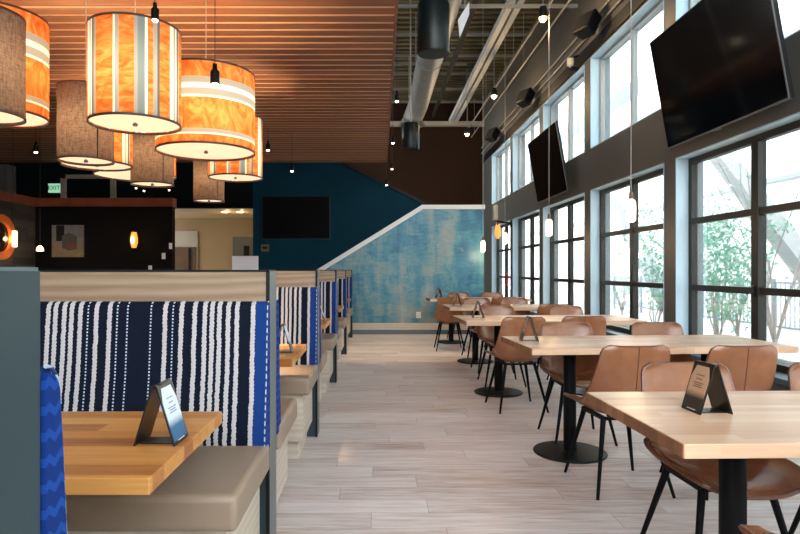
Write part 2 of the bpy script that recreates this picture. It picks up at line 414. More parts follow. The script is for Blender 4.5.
# ------------------------------------------------------------------ setting
XW, XG, YE, ZT = 3.30, 3.43, 18.6, 6.45          # window wall, glass plane, end wall, deck
struct(MB().box(-9, XW+.3, -3, YE+.3, -.12, 0).build('floor', M['floor']))
YF = [6.6+2.62*i for i in range(-3, 5)]
LZ = (.36, 2.47); UZ = (3.10, 4.50)
w = MB()
w.box(XW, XW+.3, -3, YE, -.1, LZ[0]); w.box(XW, XW+.3, -3, YE, LZ[1], UZ[0]); w.box(XW, XW+.3, -3, YE, UZ[1], ZT)
prev = -3.0
for yf in YF:
    yn = max(yf-2.35, -3)
    if yn > prev+.01:
        w.box(XW, XW+.3, prev, yn, LZ[0], LZ[1]); w.box(XW, XW+.3, prev, yn, UZ[0], UZ[1])
    prev = yf
w.box(XW, XW+.3, prev, YE, LZ[0], LZ[1]); w.box(XW, XW+.3, prev, YE, UZ[0], UZ[1])
struct(w.build('wall_right', M['taupe_wall']))
struct(MB().box(XW-.02, XW-.001, -3, YE, UZ[1]+.03, UZ[1]+.22).build('trim_1', M['black_trim']))
struct(MB().box(XW-.05, XW-.001, -3, YE, 0, .16).build('baseboard_right', M['sill']))
k = 0
for (z0, z1, low) in ((*LZ, True), (*UZ, False)):
    for yf in YF:
        k += 1; yn = max(yf-2.35, -2.99)
        root = sempty('window_%d' % k)
        rv = MB(); e = .012
        rv.box(XW-.006, XG, yn, yn+e, z0, z1).box(XW-.006, XG, yf-e, yf, z0, z1).box(XW-.006, XG, yn, yf, z1-e, z1)
        rv.build('reveal', M['reveal'], root)
        MB().box(XW-.07 if low else XW-.006, XG, yn, yf, z0-.03 if low else z0, z0+.012).build('sill', M['sill'] if low else M['reveal'], root, bevel=.004)
        fm = M['bronze'] if low else M['alu']
        fw = .075 if low else .05
        x0, x1 = XG, XG+.07
        f_ = MB().box(x0, x1, yn, yn+fw, z0, z1).box(x0, x1, yf-fw, yf, z0, z1).box(x0, x1, yn+fw, yf-fw, z0, z0+fw).box(x0, x1, yn+fw, yf-fw, z1-fw, z1)
        f_.build('window_frame', fm, root, bevel=.004)
        ym = (yn+yf)/2; mw = .05 if low else .03
        MB().box(x0-.01, x1, ym-mw, ym+mw, z0+fw, z1-fw).build('mullion', fm, root, bevel=.004)
        if low:
            for zb in (1.05, 1.77):
                for (a, b) in ((yn+fw, ym-mw), (ym+mw, yf-fw)):
                    MB().box(x0+.005, x1-.005, a, b, zb-.032, zb+.032).build('glazing_bar', fm, root, bevel=.003)
        MB().box(x0+.03, x0+.034, yn+fw*.8, yf-fw*.8, z0+fw*.8, z1-fw*.8).build('pane', M['glass'], root)
        if low and abs(yf-6.6) < .01:
            hd = MB().box(x0-.035, x0-.008, ym-.012, ym+.012, 1.0, 1.1).bar((x0-.04,ym-.03,1.05),(x0-.04,ym+.06,1.02),.014,.014)
            hd.build('window_handle', M['bezel'], root, bevel=.003)
# deck and its ribs
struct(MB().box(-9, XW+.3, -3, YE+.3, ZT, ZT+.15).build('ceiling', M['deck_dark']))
rb = MB()
for i in range(int((YE+1)/.24)):
    y0 = -1+i*.24; rb.box(-1.2, XW, y0, y0+.10, ZT-.06, ZT)
struct(rb.build('ceiling_ribs', M['deck']))
# cedar slat ceiling
ZC = 3.40
def slat_edge(y): return .12+.0075*max(0, y)
sl = MB(); eg = MB(); n0 = int(-1.0/.155)
for i in range(n0, 200):
    y0 = i*.155; 
    if y0+.132 > 12.0: break
    xe = slat_edge(y0)
    sl.box(-9, xe, y0, y0+.112, ZC, ZC+.04); eg.box(-9, xe, y0-.0035, y0-.0005, ZC+.004, ZC+.04)  # pale strip on each near face paints in the lit edge
struct(sl.build('ceiling_slats', M['slat'], bevel=.002, seg=1)); struct(eg.build('ceiling_slat_lit_edges', M['slat_lit']))
bk = MB().prism([(-9,-1.0),(slat_edge(0)-.01,-1.0),(slat_edge(12)-.01,12.0),(-9,12.0)], ZC+.041, ZC+.07, 'z')
struct(bk.build('ceiling_backing', M['slat_lit']))
struct(MB().prism([(slat_edge(0)-.005,-1.0),(slat_edge(0)+.02,-1.0),(slat_edge(12)+.02,12.03),(-9,12.03),(-9,12.0),(slat_edge(12)-.005,12.0)], ZC-.003, ZC+.16, 'z').build('trim_2', M['slat']))
# end walls
struct(MB().box(-9, XW+.3, YE, YE+.2, -.1, ZT).build('wall_back', M['brown_wall']))
YB = 12.65
bx0 = at(253,0,YB)[0]
d0, d1 = at(338,162,YB), at(430,207,YB)
poly = [(bx0,0),(1.25,0),(1.25,2.50),(d1[0],d1[2]),(d0[0],d0[2]),(d0[0],3.75),(bx0,3.75)]
struct(MB().prism(poly, YB, YB+.15, 'y').build('wall_stair', M['blue_wall']))
struct(MB().bar((d0[0]-.1,YB+.05,d0[2]+.07),(d1[0]+.25,YB+.05,d1[2]-.10),.24,.07).build('trim_3', M['black_trim']))
YM = 11.6
mp = [(-3.1,0),(2.09,0),(2.09,2.44),(.87,2.44)]
struct(MB().prism(mp, YM, YM+.12, 'y').build('wall_mural', M['mural']))
ra, rb_, rc = (-3.04,YM+.05,.03), (.90,YM+.05,2.455), (2.1,YM+.05,2.455)
rl = MB(); th = .042
ang = math.atan2(rb_[2]-ra[2], rb_[0]-ra[0]); nx, nz = -math.sin(ang)*th, math.cos(ang)*th
hm = math.tan(ang/2)*th
rl.prism([(ra[0]-nx,ra[2]-nz),(rb_[0]+hm,rb_[2]-th),(rc[0],rc[2]-th),(rc[0],rc[2]+th),(rb_[0]-hm,rb_[2]+th),(ra[0]+nx,ra[2]+nz)], YM-.05, YM+.17, 'y')
struct(rl.build('trim_4', M['rail'], bevel=.006))
struct(MB().box(-2.9, 2.09, YM-.02, YM, .085, .215).build('trim_5', M['base_wood']))
struct(MB().box(-2.9, 2.09, YM-.03, YM, 0, .085).build('baseboard_mural', M['grey_cap']))
# dark far wall with corridor opening
ox0, ox1, oz = -4.45, bx0-.02, at(0,208,YB)[2]
dw = MB().box(-9, ox0, YB, YB+.15, 0, 3.75).box(ox0, ox1+.02, YB, YB+.15, oz, 3.75)
struct(dw.build('wall_far', M['dark_wall']))
YC = 15.6
struct(MB().box(-5.6, -2.2, YC, YC+.15, 0, 3.2).build('wall_corridor', M['beige']))
struct(MB().box(-5.6, -2.2, YB+.15, YC, oz+.02, oz+.12).build('ceiling_corridor', M['beige']))
struct(MB().box(-2.42, -2.3, YB+.15, YC, 0, oz+.02).build('wall_corridor_right', M['beige']))
a0, a1 = at(173,231,YC), at(198,270,YC)
r_ = sempty('door_1')
MB().box(a0[0]-.4, a1[0], YC-.03, YC-.005, 0, a0[2]).build('door_frame', M['beige_trim'], r_)
MB().box(a0[0]-.35, a1[0]-.05, YC-.05, YC-.03, 0, a0[2]-.42).build('door_leaf', M['brown_door'], r_)
MB().box(a0[0]+.42, a0[0]+.48, YC-.06, YC-.05, 0, a0[2]-.45).build('door_gap', M['black_trim'], r_)
b0, b1 = at(233,237,YC-.6), at(252,270,YC-.6)
r_ = sempty('door_2')
MB().box(b0[0], b1[0]+.1, YC-.64, YC-.58, 0, b0[2]).build('door_leaf', M['grey_door'], r_)
MB().box(b0[0]+.28, b0[0]+.42, YC-.66, YC-.64, 1.35, b0[2]-.22).build('door_window', M['black_trim'], r_)
q0, q1 = at(64,175,YB), at(114,175,YB)
tr = MB().box(q0[0]-.05, q0[0]+.06, YB-.05, YB, 0, q0[2]).box(q1[0]-.06, q1[0]+.05, YB-.05, YB, 0, q0[2]).box(q0[0]-.05, q1[0]+.05, YB-.05, YB, q0[2]-.08, q0[2])
struct(tr.build('trim_6', M['beige_trim']))
# low partitions on the left: black (across) and reclaimed boards (along)
XP, YP = -5.68, 10.0
ptx = at(172,0,YP)[0]
struct(MB().box(XP, ptx, YP, YP+.15, 0, 2.30).build('wall_partition', M['black_wall']))
struct(MB().box(XP-.15, XP, 4.0, YP+.15, 0, 2.30).build('wall_left', M['reclaimed']))
struct(MB().box(XP, ptx+.02, YP-.03, YP+.17, 2.30, 2.44).box(XP-.17, XP+.02, 4.0, YP-.03, 2.30, 2.44).build('trim_7', M['orange_trim']))
struct(MB().box(-9.1, -9, -3, YB+.15, 0, ZT).build('wall_outer_left', M['dark_wall']))
struct(MB().box(-9, XW+.3, -3.15, -3.0, 0, 1.9).box(-9, -3.0, -3.15, -3.0, 1.9, ZT).build('wall_light_block', M['taupe_wall']))  # unseen wall behind the camera, added to cut and raise incoming skylight
cx = at(1,0,YB-.4)[0]
struct(MB().box(cx-.5, cx+.13, YB-.4, YB-.1, 0, ZC).build('column', M['taupe_wall']))

# open structure above the aisle
for i, (yy, z_, xe) in enumerate(((8,5.5,3.28),(36,6.18,3.28),(57,6.18,3.28),(65,6.18,2.2),(75,6.18,3.0),(90,6.18,2.8),(103,6.18,3.2))):
    Y = (z_-H)*F/(CY-yy)
    struct(MB().box(.2, xe, Y-.02, Y+.02, z_, z_+.06).build('beam', M['strut'], bevel=.004))
for s in (-1, 1):
    xx = .525*(5.75-H)+s*.075
    struct(MB().box(xx-.055, xx+.055, 4, YE, 5.75, 5.87).build('beam', M['white_beam'], bevel=.004))
struct(MB().box(-.9, 3.3, YE-.3, YE-.1, 5.65, 5.78).build('beam', M['beige_trim']))
for (xx, z_) in ((1.75,5.9),(1.25,6.0),(.35,5.95)):
    struct(MB().box(xx-.04, xx+.04, 4, YE-.3, z_, z_+.10).build('beam', M['deck_dark']))

# ------------------------------------------------------------------ booths
PY = [2.45, 4.45, 6.60, 8.80, 11.0]; PT = .17; PX = -.435; PL = 1.40
P0 = .608                                     # near partition: its far face is at P0+PT
ORD = ['nearest', 'second', 'third', 'fourth', 'fifth']
def partition(y, label, front=True):
    t = thing('booth_partition', label, 'partition', (PX, y, 0), 0, 'partitions between the booths')
    MB().box(-PL, -.012, .012, PT-.012, 0, H-.012).build('partition_core', M['grey_panel'], t)
    MB().box(-.012, 0, .006, PT, 0, H-.004).build('end_panel', M['grey_edge'], t, bevel=.002)
    MB().box(-PL, -.014, 0, .012, .5, H-.006).build('front_veneer', M['veneer'], t)
    MB().box(-PL, -.014, PT-.012, PT, .5, H-.006).build('rear_veneer', M['veneer'], t)
    MB().box(-PL, -.001, -.004, PT+.001, H-.008, H+.001).build('top_edge', M['black_trim'], t)
    MB().box(-.014, .0005, -.004, .006, 0, H-.004).build('edge_strip', M['black_trim'], t)
    return t
p = thing('booth_partition', 'near blue-grey booth end panel filling the left edge, plain face', 'partition', (PX, P0, 0), 0, 'partitions between the booths')
MB().box(-PL, -.012, .012, PT-.012, 0, H-.012).build('partition_core', M['grey_panel'], p)
MB().box(-.012, 0, -.30, PT, 0, H-.001).build('end_panel', M['grey_panel'], p, bevel=.001)
MB().box(-.05, -.002, -.30, PT-.002, H-.001, H+.0035).build('top_edge', M['grey_cap'], p)
MB().box(-PL, -.014, PT-.012, PT, .5, H-.006).build('rear_veneer', M['veneer'], p)
PN = ['wood-faced booth partition behind the large nearest striped backrest, grey end panel', 'second wood-faced booth partition, standing behind the second booth table',
      'third wood-faced booth partition along the aisle', 'fourth wood-faced booth partition, narrow, last but one along the aisle', 'farthest booth partition, beside the blue mural']
for y, l in zip(PY, PN): partition(y, l)

def rounded(mb, x0, x1, y0, y1, z0, z1): return mb.box(x0, x1, y0, y1, z0, z1)
def cushion_profile(th):
    # (depth, height) outline of the back cushion, depth 0 on the partition
    pts = [(0,.52),(0,1.105)]
    for i in range(7):
        a = PI/2*i/6; pts.append((-(.032*(math.sin(a)))-.008, 1.075+.038*math.cos(a)))
    pts += [(-.046,1.02),(-.054,.93),(-.064,.82),(-.085,.70),(-.10,.60),(-.10,.545),(-.095,.52)]
    return pts
def bench(facing, label, chev=False):
    """local: aisle end at x=0, partition face at y=0, seat runs to -y; facing=+1 mirrors it"""
    t = thing('booth_bench', label, 'bench', (0,0,0), 0, 'upholstered booth benches')
    m = -facing          # -1 keeps, +1 mirrored
    def Y(a): return a if facing < 0 else -a
    def ybox(mb, x0, x1, a, b, z0, z1): return mb.box(x0, x1, min(Y(a),Y(b)), max(Y(a),Y(b)), z0, z1)
    prof = cushion_profile(.115)
    cb = MB().prism([(Y(d), z) for d, z in prof], -PL+.01, -.004, 'x').build('back_cushion', M['stripe'], t, smooth=True)
    ins = [(d*.9-.003, .52+(z-.52)*.985) for d, z in prof]
    MB().prism([(Y(d), z) for d, z in ins], -.004, .004, 'x').build('side_panel', M['chevron'], cb, smooth=True)
    edge = MB(); ep = [(.0, Y(d), z) for d, z in prof[2:]]
    for a_, b_ in zip(ep, ep[1:]): edge.tube(a_, b_, .0026, .0026, 6)
    edge.build('piping', M['dash'], cb, smooth=True)
    ybox(MB(), -PL+.01, .012, -.04, -.62, .437, .553).build('seat_cushion', M['vinyl'], t, bevel=.022, smooth=True, seg=4)
    ybox(MB(), -PL+.01, -.035, -.02, -.565, .13, .437).build('bench_base', M['base_wood'], t, bevel=.002)
    ybox(MB(), -PL+.01, -.075, -.02, -.50, 0, .13).build('toe_kick', M['base_wood'], t)
    return t
bf = bench(-1, 'striped booth bench with taupe seat, the large one facing the nearest booth table')
bf.location = (PX, PY[0]-.006, 0)
BL = ['second striped booth bench facing the camera, behind the second booth table', 'third striped booth bench facing the camera', 'fourth striped booth bench facing the camera, a narrow strip', 'farthest striped booth bench, just before the blue mural']
for y, l in zip(PY[1:], BL): dup(bf, l, (PX, y-.006, 0))
bb = bench(1, 'near booth bench turned away, blue chevron cushion end beside the grey panel')
bb.location = (PX, P0+PT+.003, 0)
BB = ['taupe booth bench turned away, behind the nearest wood partition', 'taupe booth bench turned away, behind the second wood partition', 'taupe booth bench turned away, behind the third wood partition', 'taupe booth bench turned away, behind the fourth wood partition']
for y, l in zip(PY[:4], BB): dup(bb, l, (PX, y+PT+.003, 0))

def booth_table(xr, y0, y1, label):
    t = thing('booth_table', label, 'table', (xr, (y0+y1)/2, 0), 0, 'booth tables'); hw = (y1-y0)/2
    MB().box(-1.2, 0, -hw, hw, .714, .755).build('tabletop', M['booth_wood'], t, bevel=.003)
    MB().lathe([(.045,.02),(.045,.70)], (-.62,0,0), 20).build('post', M['black_metal'], t, smooth=True)
    MB().lathe([(.23,0),(.235,.008),(.225,.016),(.05,.03)], (-.62,0,0), 40).build('base', M['base_metal'], t, smooth=True)
    MB().box(-.82, -.42, -.16, .16, .70, .714).build('mounting_plate', M['black_metal'], t)
    return t
booth_table(-.528, 1.40, 2.06, 'warm-lit orange butcher-block booth table in the nearest booth')
booth_table(-.455, 3.25, 3.93, 'butcher-block booth table in the second booth')
booth_table(-.45, 5.35, 6.03, 'butcher-block booth table in the third booth')
booth_table(-.44, 7.50, 8.15, 'butcher-block booth table in the fourth booth')
booth_table(-.43, 9.70, 10.35, 'butcher-block booth table in the fifth booth, beside the mural')

# ------------------------------------------------------------------ window-side tables
TB = [ # x0, y0, depth, length, rot, post x offset
 (.858,1.67,.72,1.72,1.6,.365), (.962,3.70,.70,1.72,3.5,.375), (.853,5.66,.76,1.74,2.5,.40), (.957,7.76,.70,1.72,2.0,.40), (.897,9.97,.62,1.70,1.5,.40)]
TN = ['nearest', 'second', 'third', 'fourth', 'farthest']
TLAB = ['nearest window-side butcher-block table, cut by the right edge', 'second butcher-block table from the front in the window row', 'third butcher-block table from the front in the window row', 'fourth butcher-block table from the front in the window row', 'farthest butcher-block table of the window row, before the mural']
for (x0, y0, dp, ln, rot, po), lab in zip(TB, TLAB):
    t = thing('dining_table', lab, 'table', (x0, y0, 0), math.radians(rot), 'window-side dining tables')
    tp = MB().box(0, ln, 0, dp, .713, .755).build('tabletop', M['table_wood'], t, bevel=.003)
    MB().box(-.003, .0, .002, dp-.002, .715, .753).build('shaded_end_grain', M['shaded_end_grain'], tp)
    MB().box(ln, ln+.003, .002, dp-.002, .715, .753).build('shaded_end_grain', M['shaded_end_grain'], tp)
    for px in (po, ln-po):
        MB().lathe([(.042,.02),(.042,.70)], (px,dp/2,0), 24).build('post', M['black_metal'], t, smooth=True)
        MB().lathe([(.238,0),(.242,.008),(.236,.016),(.05,.026)], (px,dp/2,0), 48).build('base', M['base_metal'], t, smooth=True)
        MB().box(px-.15, px+.15, dp/2-.2, dp/2+.2, .70, .713).build('mounting_plate', M['black_metal'], t)

# ------------------------------------------------------------------ chairs
def catmull(P, n):
    out = []
    Q = [2*Vector(P[0])-Vector(P[1])]+[Vector(p) for p in P]+[2*Vector(P[-1])-Vector(P[-2])]
    for i in range(1, len(Q)-2):
        for k in range(n):
            u = k/n; a, b, c, d = Q[i-1:i+3]
            out.append(.5*((2*b)+(-a+c)*u+(2*a-5*b+4*c-d)*u*u+(-a+3*b-3*c+d)*u**3))
    out.append(Q[-2]); return out
def chair_mesh():
    # y, z, half width, side curl
    prof = [(.262,.428,.215,.030),(.20,.442,.238,.042),(.10,.440,.250,.056),(-.01,.432,.252,.070),(-.11,.432,.250,.090),(-.170,.456,.244,.108),
            (-.206,.520,.236,.100),(-.226,.60,.228,.070),(-.241,.69,.214,.048),(-.253,.77,.204,.034),(-.259,.825,.196,.026)]
    pts = catmull([(p[0],p[1],p[2]*1.0,) for p in prof], 4); cu = catmull([(p[3],0,0) for p in prof], 4)
    # arc length for the rounded corners
    L = [0]
    for a, b in zip(pts, pts[1:]): L.append(L[-1]+math.hypot(b[0]-a[0], b[1]-a[1]))
    rows = []; NU = 24
    for i, p in enumerate(pts):
        a, b = pts[max(0,i-1)], pts[min(len(pts)-1,i+1)]
        ty, tz = b[0]-a[0], b[1]-a[1]; l = math.hypot(ty,tz); ty /= l; tz /= l
        ny, nz = tz, -ty                      # towards the sitter
        if ny*1+nz*1 < 0: ny, nz = -ny, -nz
        wd = p[2]
        for dd, r in ((L[i], .09), (L[-1]-L[i], .045)):
            if dd < r: wd -= r*(1-math.sqrt(max(0, 1-(1-dd/r)**2)))*.8
        row = []
        for j in range(NU+1):
            u = -1+2*j/NU
            c = cu[i][0]*abs(u)**2.6
            xx = wd*(u-.06*u*abs(u)**3)
            row.append(Vector((xx, p[0]+ny*c, p[1]+nz*c)))
        rows.append(row)
    n, m = len(rows), len(rows[0])
    N = [[None]*m for _ in range(n)]
    for i in range(n):
        for j in range(m):
            du = rows[i][min(m-1,j+1)]-rows[i][max(0,j-1)]; dv = rows[min(n-1,i+1)][j]-rows[max(0,i-1)][j]
            N[i][j] = dv.cross(du).normalized()
    if N[4][m//2].z > 0:
        pass
    else:
        N = [[-q for q in r] for r in N]
    return rows, N
ROWS, NORM = chair_mesh(); SPLIT = 21
def slab(i0, i1, t0, t1, j0=0, j1=None):
    j1 = len(ROWS[0])-1 if j1 is None else j1
    A = [[ROWS[i][j]+NORM[i][j]*t0 for j in range(j0,j1+1)] for i in range(i0,i1+1)]
    B = [[ROWS[i][j]+NORM[i][j]*t1 for j in range(j0,j1+1)] for i in range(i0,i1+1)]
    loop = []
    for i in range(len(A)):
        loop.append(A[i]+B[i][::-1])
    mb = MB(); mb.grid(loop, closed=True)
    m = len(loop[0]); k = len(loop)-1; h = m//2
    for base in (0, k*m):
        for j in range(h-1): mb.f.append((base+j, base+j+1, base+m-2-j, base+m-1-j))
    return mb
def make_chair(label):
    t = thing('dining_chair', label, 'chair', (0,0,0), 0, 'tan leather dining chairs')
    slab(0, SPLIT, -.010, .008).build('seat', M['leather'], t, smooth=True)
    slab(SPLIT, len(ROWS)-1, -.010, .008).build('backrest', M['leather'], t, smooth=True)
    slab(2, SPLIT-3, .0082, .0125, 4, 20).build('seat_pad', M['leather'], t, smooth=True)
    sm = MB(); c = len(ROWS[0])//2
    sm.path([ROWS[i][c]-NORM[i][c]*.0105 for i in range(SPLIT-1, len(ROWS))], .0022, 6)
    sm.build('seam', M['stitch'], t, smooth=True)
    rim = MB(); e = [ROWS[i][0] for i in range(len(ROWS))]+[ROWS[-1][j] for j in range(1,len(ROWS[0]))]+[ROWS[i][-1] for i in range(len(ROWS)-2,-1,-1)]
    rim.path([p for p in e], .0085, 6); rim.path([ROWS[0][j] for j in range(len(ROWS[0]))], .0085, 6)
    rim.build('edge_piping', M['leather_dark'], t, smooth=True)
    fr = MB()
    for sx in (-1,1): fr.bar((sx*.13,-.13,.412),(sx*.13,.14,.412),.03,.016)
    for sy in (-.12,.12): fr.bar((-.13,sy,.41),(.13,sy,.41),.03,.014)
    fr.build('seat_frame', M['black_metal'], t)
    for sx in (-1,1):
        for y0, y1 in ((.125,.215),(-.12,-.235)):
            MB().tube((sx*.215,y1,0),(sx*.13,y0,.420),.0085,.0155,12).build('leg', M['black_metal'], t, smooth=True)
    return t
def chair_label(ti, side, idx):
    tn = ('nearest','second','third','fourth','farthest')[ti]; pl = 'aisle-end' if idx == 0 else 'window-end'
    if side == 'near': return 'tan leather chair seen from behind, %s place, near side of %s window-side table' % (pl, tn)
    return 'tan leather chair facing the viewer, %s place, far side of %s window-side table' % (pl, tn)
CH = [(0,'near',[1.29]), (0,'far',[1.36,2.0]), (1,'near',[1.39,1.975]), (1,'far',[1.48,2.18]), (2,'near',[1.26,1.84]), (2,'far',[1.37,2.17]),
      (3,'near',[1.43,2.12]), (3,'far',[1.47,2.02]), (4,'near',[1.14,1.95]), (4,'far',[1.51,2.10])]
NEAR_Y = [1.55, 3.48, 5.42, 7.42, 9.36]; FAR_Y = [2.40, 4.44, 6.56, 8.50, 10.60]
proto = None; jr = random.Random(3)
for ti, side, xs in CH:
    for i, xx in enumerate(xs):
        y = NEAR_Y[ti] if side == 'near' else FAR_Y[ti]
        if (ti, side, i) == (2,'near',1): y += .12
        rz = (0 if side == 'near' else PI)+math.radians(TB[ti][4])+math.radians(jr.uniform(-4,4))
        lab = chair_label(ti, side, i)
        if proto is None:
            proto = make_chair(lab); proto.location = (xx,y,0); proto.rotation_euler = (0,0,rz)
        else: dup(proto, lab, (xx,y,0), rz)

# ------------------------------------------------------------------ menu stands
def sheet_material(name, top, low):
    t = NT(name); z = t.sep(t.n('ShaderNodeTexCoord').outputs['Generated'])[2]
    t.bsdf(t.ramp(z, [(.0,low),(.26,low),(.42,top),(1,top)]), .3, spec=.4); return t.m
M['sheet_tan'] = sheet_material('tan_menu_print', (.58,.38,.25), (.05,.035,.03))
M['sheet_blue'] = sheet_material('blue_menu_print', (.66,.76,.84), (.03,.12,.26))
M['print'] = plain('menu_print_ink', (.20,.12,.08), .5); M['print_b'] = plain('menu_print_ink_grey', (.28,.32,.36), .5)
def menu_stand(label, loc, rz, sheet, ink):
    """ridge along local y; leaf A falls to -x, leaf B to +x"""
    t = thing('menu_stand', label, 'menu stand', loc, rz, 'black A-frame menu stands')
    hw, sp, hh, th = .055, .050, .163, .004
    for s in (-1, 1):
        n = Vector((s*hh, 0, sp)).normalized()
        def P(u, v, off): return Vector((s*(.004+sp*(1-v)), u, hh*v))+n*off
        def plate(poly, o0, o1):
            k = len(poly); vs = [P(u,v,o0) for u,v in poly]+[P(u,v,o1) for u,v in poly]
            return MB().add(vs, [tuple(range(k)), tuple(range(2*k-1,k-1,-1))]+[(i,k+i,k+(i+1)%k,(i+1)%k) for i in range(k)])
        leaf = plate([(-hw,0),(hw,0),(hw,1),(-hw,1)], 0, th).build('leaf', M['stand_black'], t)
        sh = plate([(-hw+.006,.06),(hw-.006,.06),(hw-.006,.70),(hw-.022,.94),(-hw+.022,.94),(-hw+.006,.70)], th, th+.0012).build('menu_sheet', sheet, leaf)
        pr = MB()
        for (v, hl) in ((.74,.022),(.66,.016),(.58,.028),(.54,.02),(.50,.024)):
            q = [P(-hl,v,th+.0013),P(hl,v,th+.0013),P(hl,v+.022,th+.0013),P(-hl,v+.022,th+.0013)]
            q2 = [p+n*.0005 for p in q]; pr.add(q+q2, [(0,1,2,3),(7,6,5,4),(0,4,5,1),(1,5,6,2),(2,6,7,3),(3,7,4,0)])
        pr.build('printed_lines', ink, leaf)
        cl = MB().add([P(-.022,.045,th),P(.022,.045,th),P(.022,.06,th),P(-.022,.06,th),P(-.022,.045,th+.002),P(.022,.045,th+.002),P(.022,.06,th+.002),P(-.022,.06,th+.002)],
                      [(0,1,2,3),(7,6,5,4),(0,4,5,1),(1,5,6,2),(2,6,7,3),(3,7,4,0)])
        cl.build('clip', M['plate'], leaf)
    MB().box(-sp, sp, -hw*.55, hw*.55, 0, .003).build('base_strip', M['stand_black'], t)
    MB().tube((0,-hw,hh-.001),(0,hw,hh-.001),.006,.006,8).build('hinge', M['stand_black'], t, smooth=True)
    return t
ZTB = .7555
menu_stand('black tent menu with a tan sheet on the nearest window-side table', (1.135,2.06,ZTB), math.radians(4), M['sheet_tan'], M['print'])
menu_stand('black tent menu seen edge-on at the aisle end of the second window-side table', (1.05,4.12,ZTB), math.radians(-5), M['sheet_tan'], M['print'])
menu_stand('black tent menu seen edge-on at the aisle end of the third window-side table', (at(478,0,6.1)[0],6.1,ZTB), math.radians(-1), M['sheet_tan'], M['print'])
menu_stand('black tent menu seen edge-on at the aisle end of the fourth window-side table', (at(457,0,8.2)[0],8.2,ZTB), math.radians(2), M['sheet_tan'], M['print'])
menu_stand('black tent menu on the farthest window-side table, against the mural', (at(439,0,10.3)[0],10.3,ZTB), math.radians(12), M['sheet_tan'], M['print'])
menu_stand('black tent menu with a pale blue sheet on the nearest booth table', (-.607,1.70,ZTB), math.radians(-2), M['sheet_blue'], M['print_b'])
menu_stand('black tent menu with a pale sheet on the second booth table', (at(283,0,3.55)[0],3.55,ZTB), math.radians(2), M['sheet_blue'], M['print_b'])
menu_stand('black tent menu with a pale sheet on the third booth table', (at(319,0,5.7)[0],5.7,ZTB), math.radians(2), M['sheet_blue'], M['print_b'])

# ------------------------------------------------------------------ drum pendants
def point(name, loc, e, col, r=.05, parent=None):
    l = bpy.data.lights.new(name, 'POINT'); l.energy = e; l.color = col; l.shadow_soft_size = r
    o = bpy.data.objects.new(name, l); C.objects.link(o); o.location = loc
    if parent: o.parent = parent
    return o
DR = [ # kind, xl, xr, y bottom, Y, height, label
 ('vertical',91.5,179,124.5,4.0,.62,'large orange drum pendant with vertical grey and white stripes, fully in view'),
 ('horizontal',158,254,152,4.8,.61,'wide orange drum pendant with horizontal grey and white bands'),
 ('brown',-56,20,116,3.6,.60,'brown cloth drum pendant cut by the left edge, in front of a banded orange one'),
 ('horizontal',-50,43,117,4.3,.70,'banded orange drum pendant half hidden behind the brown one at the left edge'),
 ('brown',60,112,161,4.75,.57,'brown cloth drum pendant just left below the large striped orange drum'),
 ('vertical',64,130,165.5,5.45,.58,'orange striped drum pendant mostly hidden behind a brown cloth drum'),
 ('vertical',97,174,176,7.0,.60,'orange drum pendant hidden behind two brown cloth drums, only its pale underside showing'),
 ('brown',132,173,184.5,6.1,.60,'brown cloth drum pendant below the gap between the two big orange drums'),
 ('vertical',209,262,178,6.75,.66,'smaller orange striped drum pendant behind the wide banded drum'),
 ('brown',194,224,201,7.9,.62,'smallest brown cloth drum pendant, farthest of the drums')]
LN = 14.0
for kd, xl, xr, yb, Y, hh, lab in DR:
    X = ((xl+xr)/2-CX)/F*Y; r = (xr-xl)/2/F*Y; zb = H-(yb-CY)/F*Y
    t = thing('drum_pendant', lab, 'lamp', (X,Y,zb), 0, 'drum shade pendants')
    sh = MB(); n = 64
    ring = lambda rr, z: [(rr*math.cos(2*PI*i/n), rr*math.sin(2*PI*i/n), z) for i in range(n)]
    sh.grid([ring(r,.0), ring(r,hh)], closed=True)
    so = sh.build('lamp_shade', M['shade_'+kd], t, smooth=True)
    so.rotation_euler = (0,0,{'vertical':.38}.get(kd,0))
    rim = MB()
    for z, nm in ((.0,'lower_rim'), (hh,'upper_rim')):
      rim = MB(); rim.grid([ring(r+.003,z-.007), ring(r+.003,z+.007), ring(r-.006,z+.007), ring(r-.006,z-.007), ring(r+.003,z-.007)], closed=True)
      rim.build(nm, M['shade_rim'], t)
    if kd == 'brown': MB().bar((r*.75+.001,-r*.665,.0),(r*.75+.001,-r*.665,hh),.010,.004).build('shade_seam', M['shade_rim'], t)
    MB().lathe([(r-.008,.012),(r-.008,.018)], n=48).build('diffuser', M['diffuser'], t)
    MB().lathe([(.014,-.012),(.018,.0),(.008,.012)], n=16).build('finial', M['bezel_lt'], t, smooth=True)
    sp = MB()
    for a in (0,2*PI/3,4*PI/3): sp.tube((0,0,hh-.03),((r-.004)*math.cos(a),(r-.004)*math.sin(a),hh-.01),.004,.004,6)
    sp.build('spider', M['bezel'], t)
    MB().tube((0,0,hh-.06),(0,0,ZC-zb+.01),.004,.004,6).build('cord', M['cord_lt'], t)
    MB().lathe([(.02,hh-.14),(.02,hh-.05)], n=12).build('lamp_holder', M['bezel'], t, smooth=True)
    bl = point('bulb_light', (0,-r*.12,hh*.5), LN*(r/.35)**1.4*(1.5 if kd == 'brown' else 1.0), (1,.77,.46), .09, t)

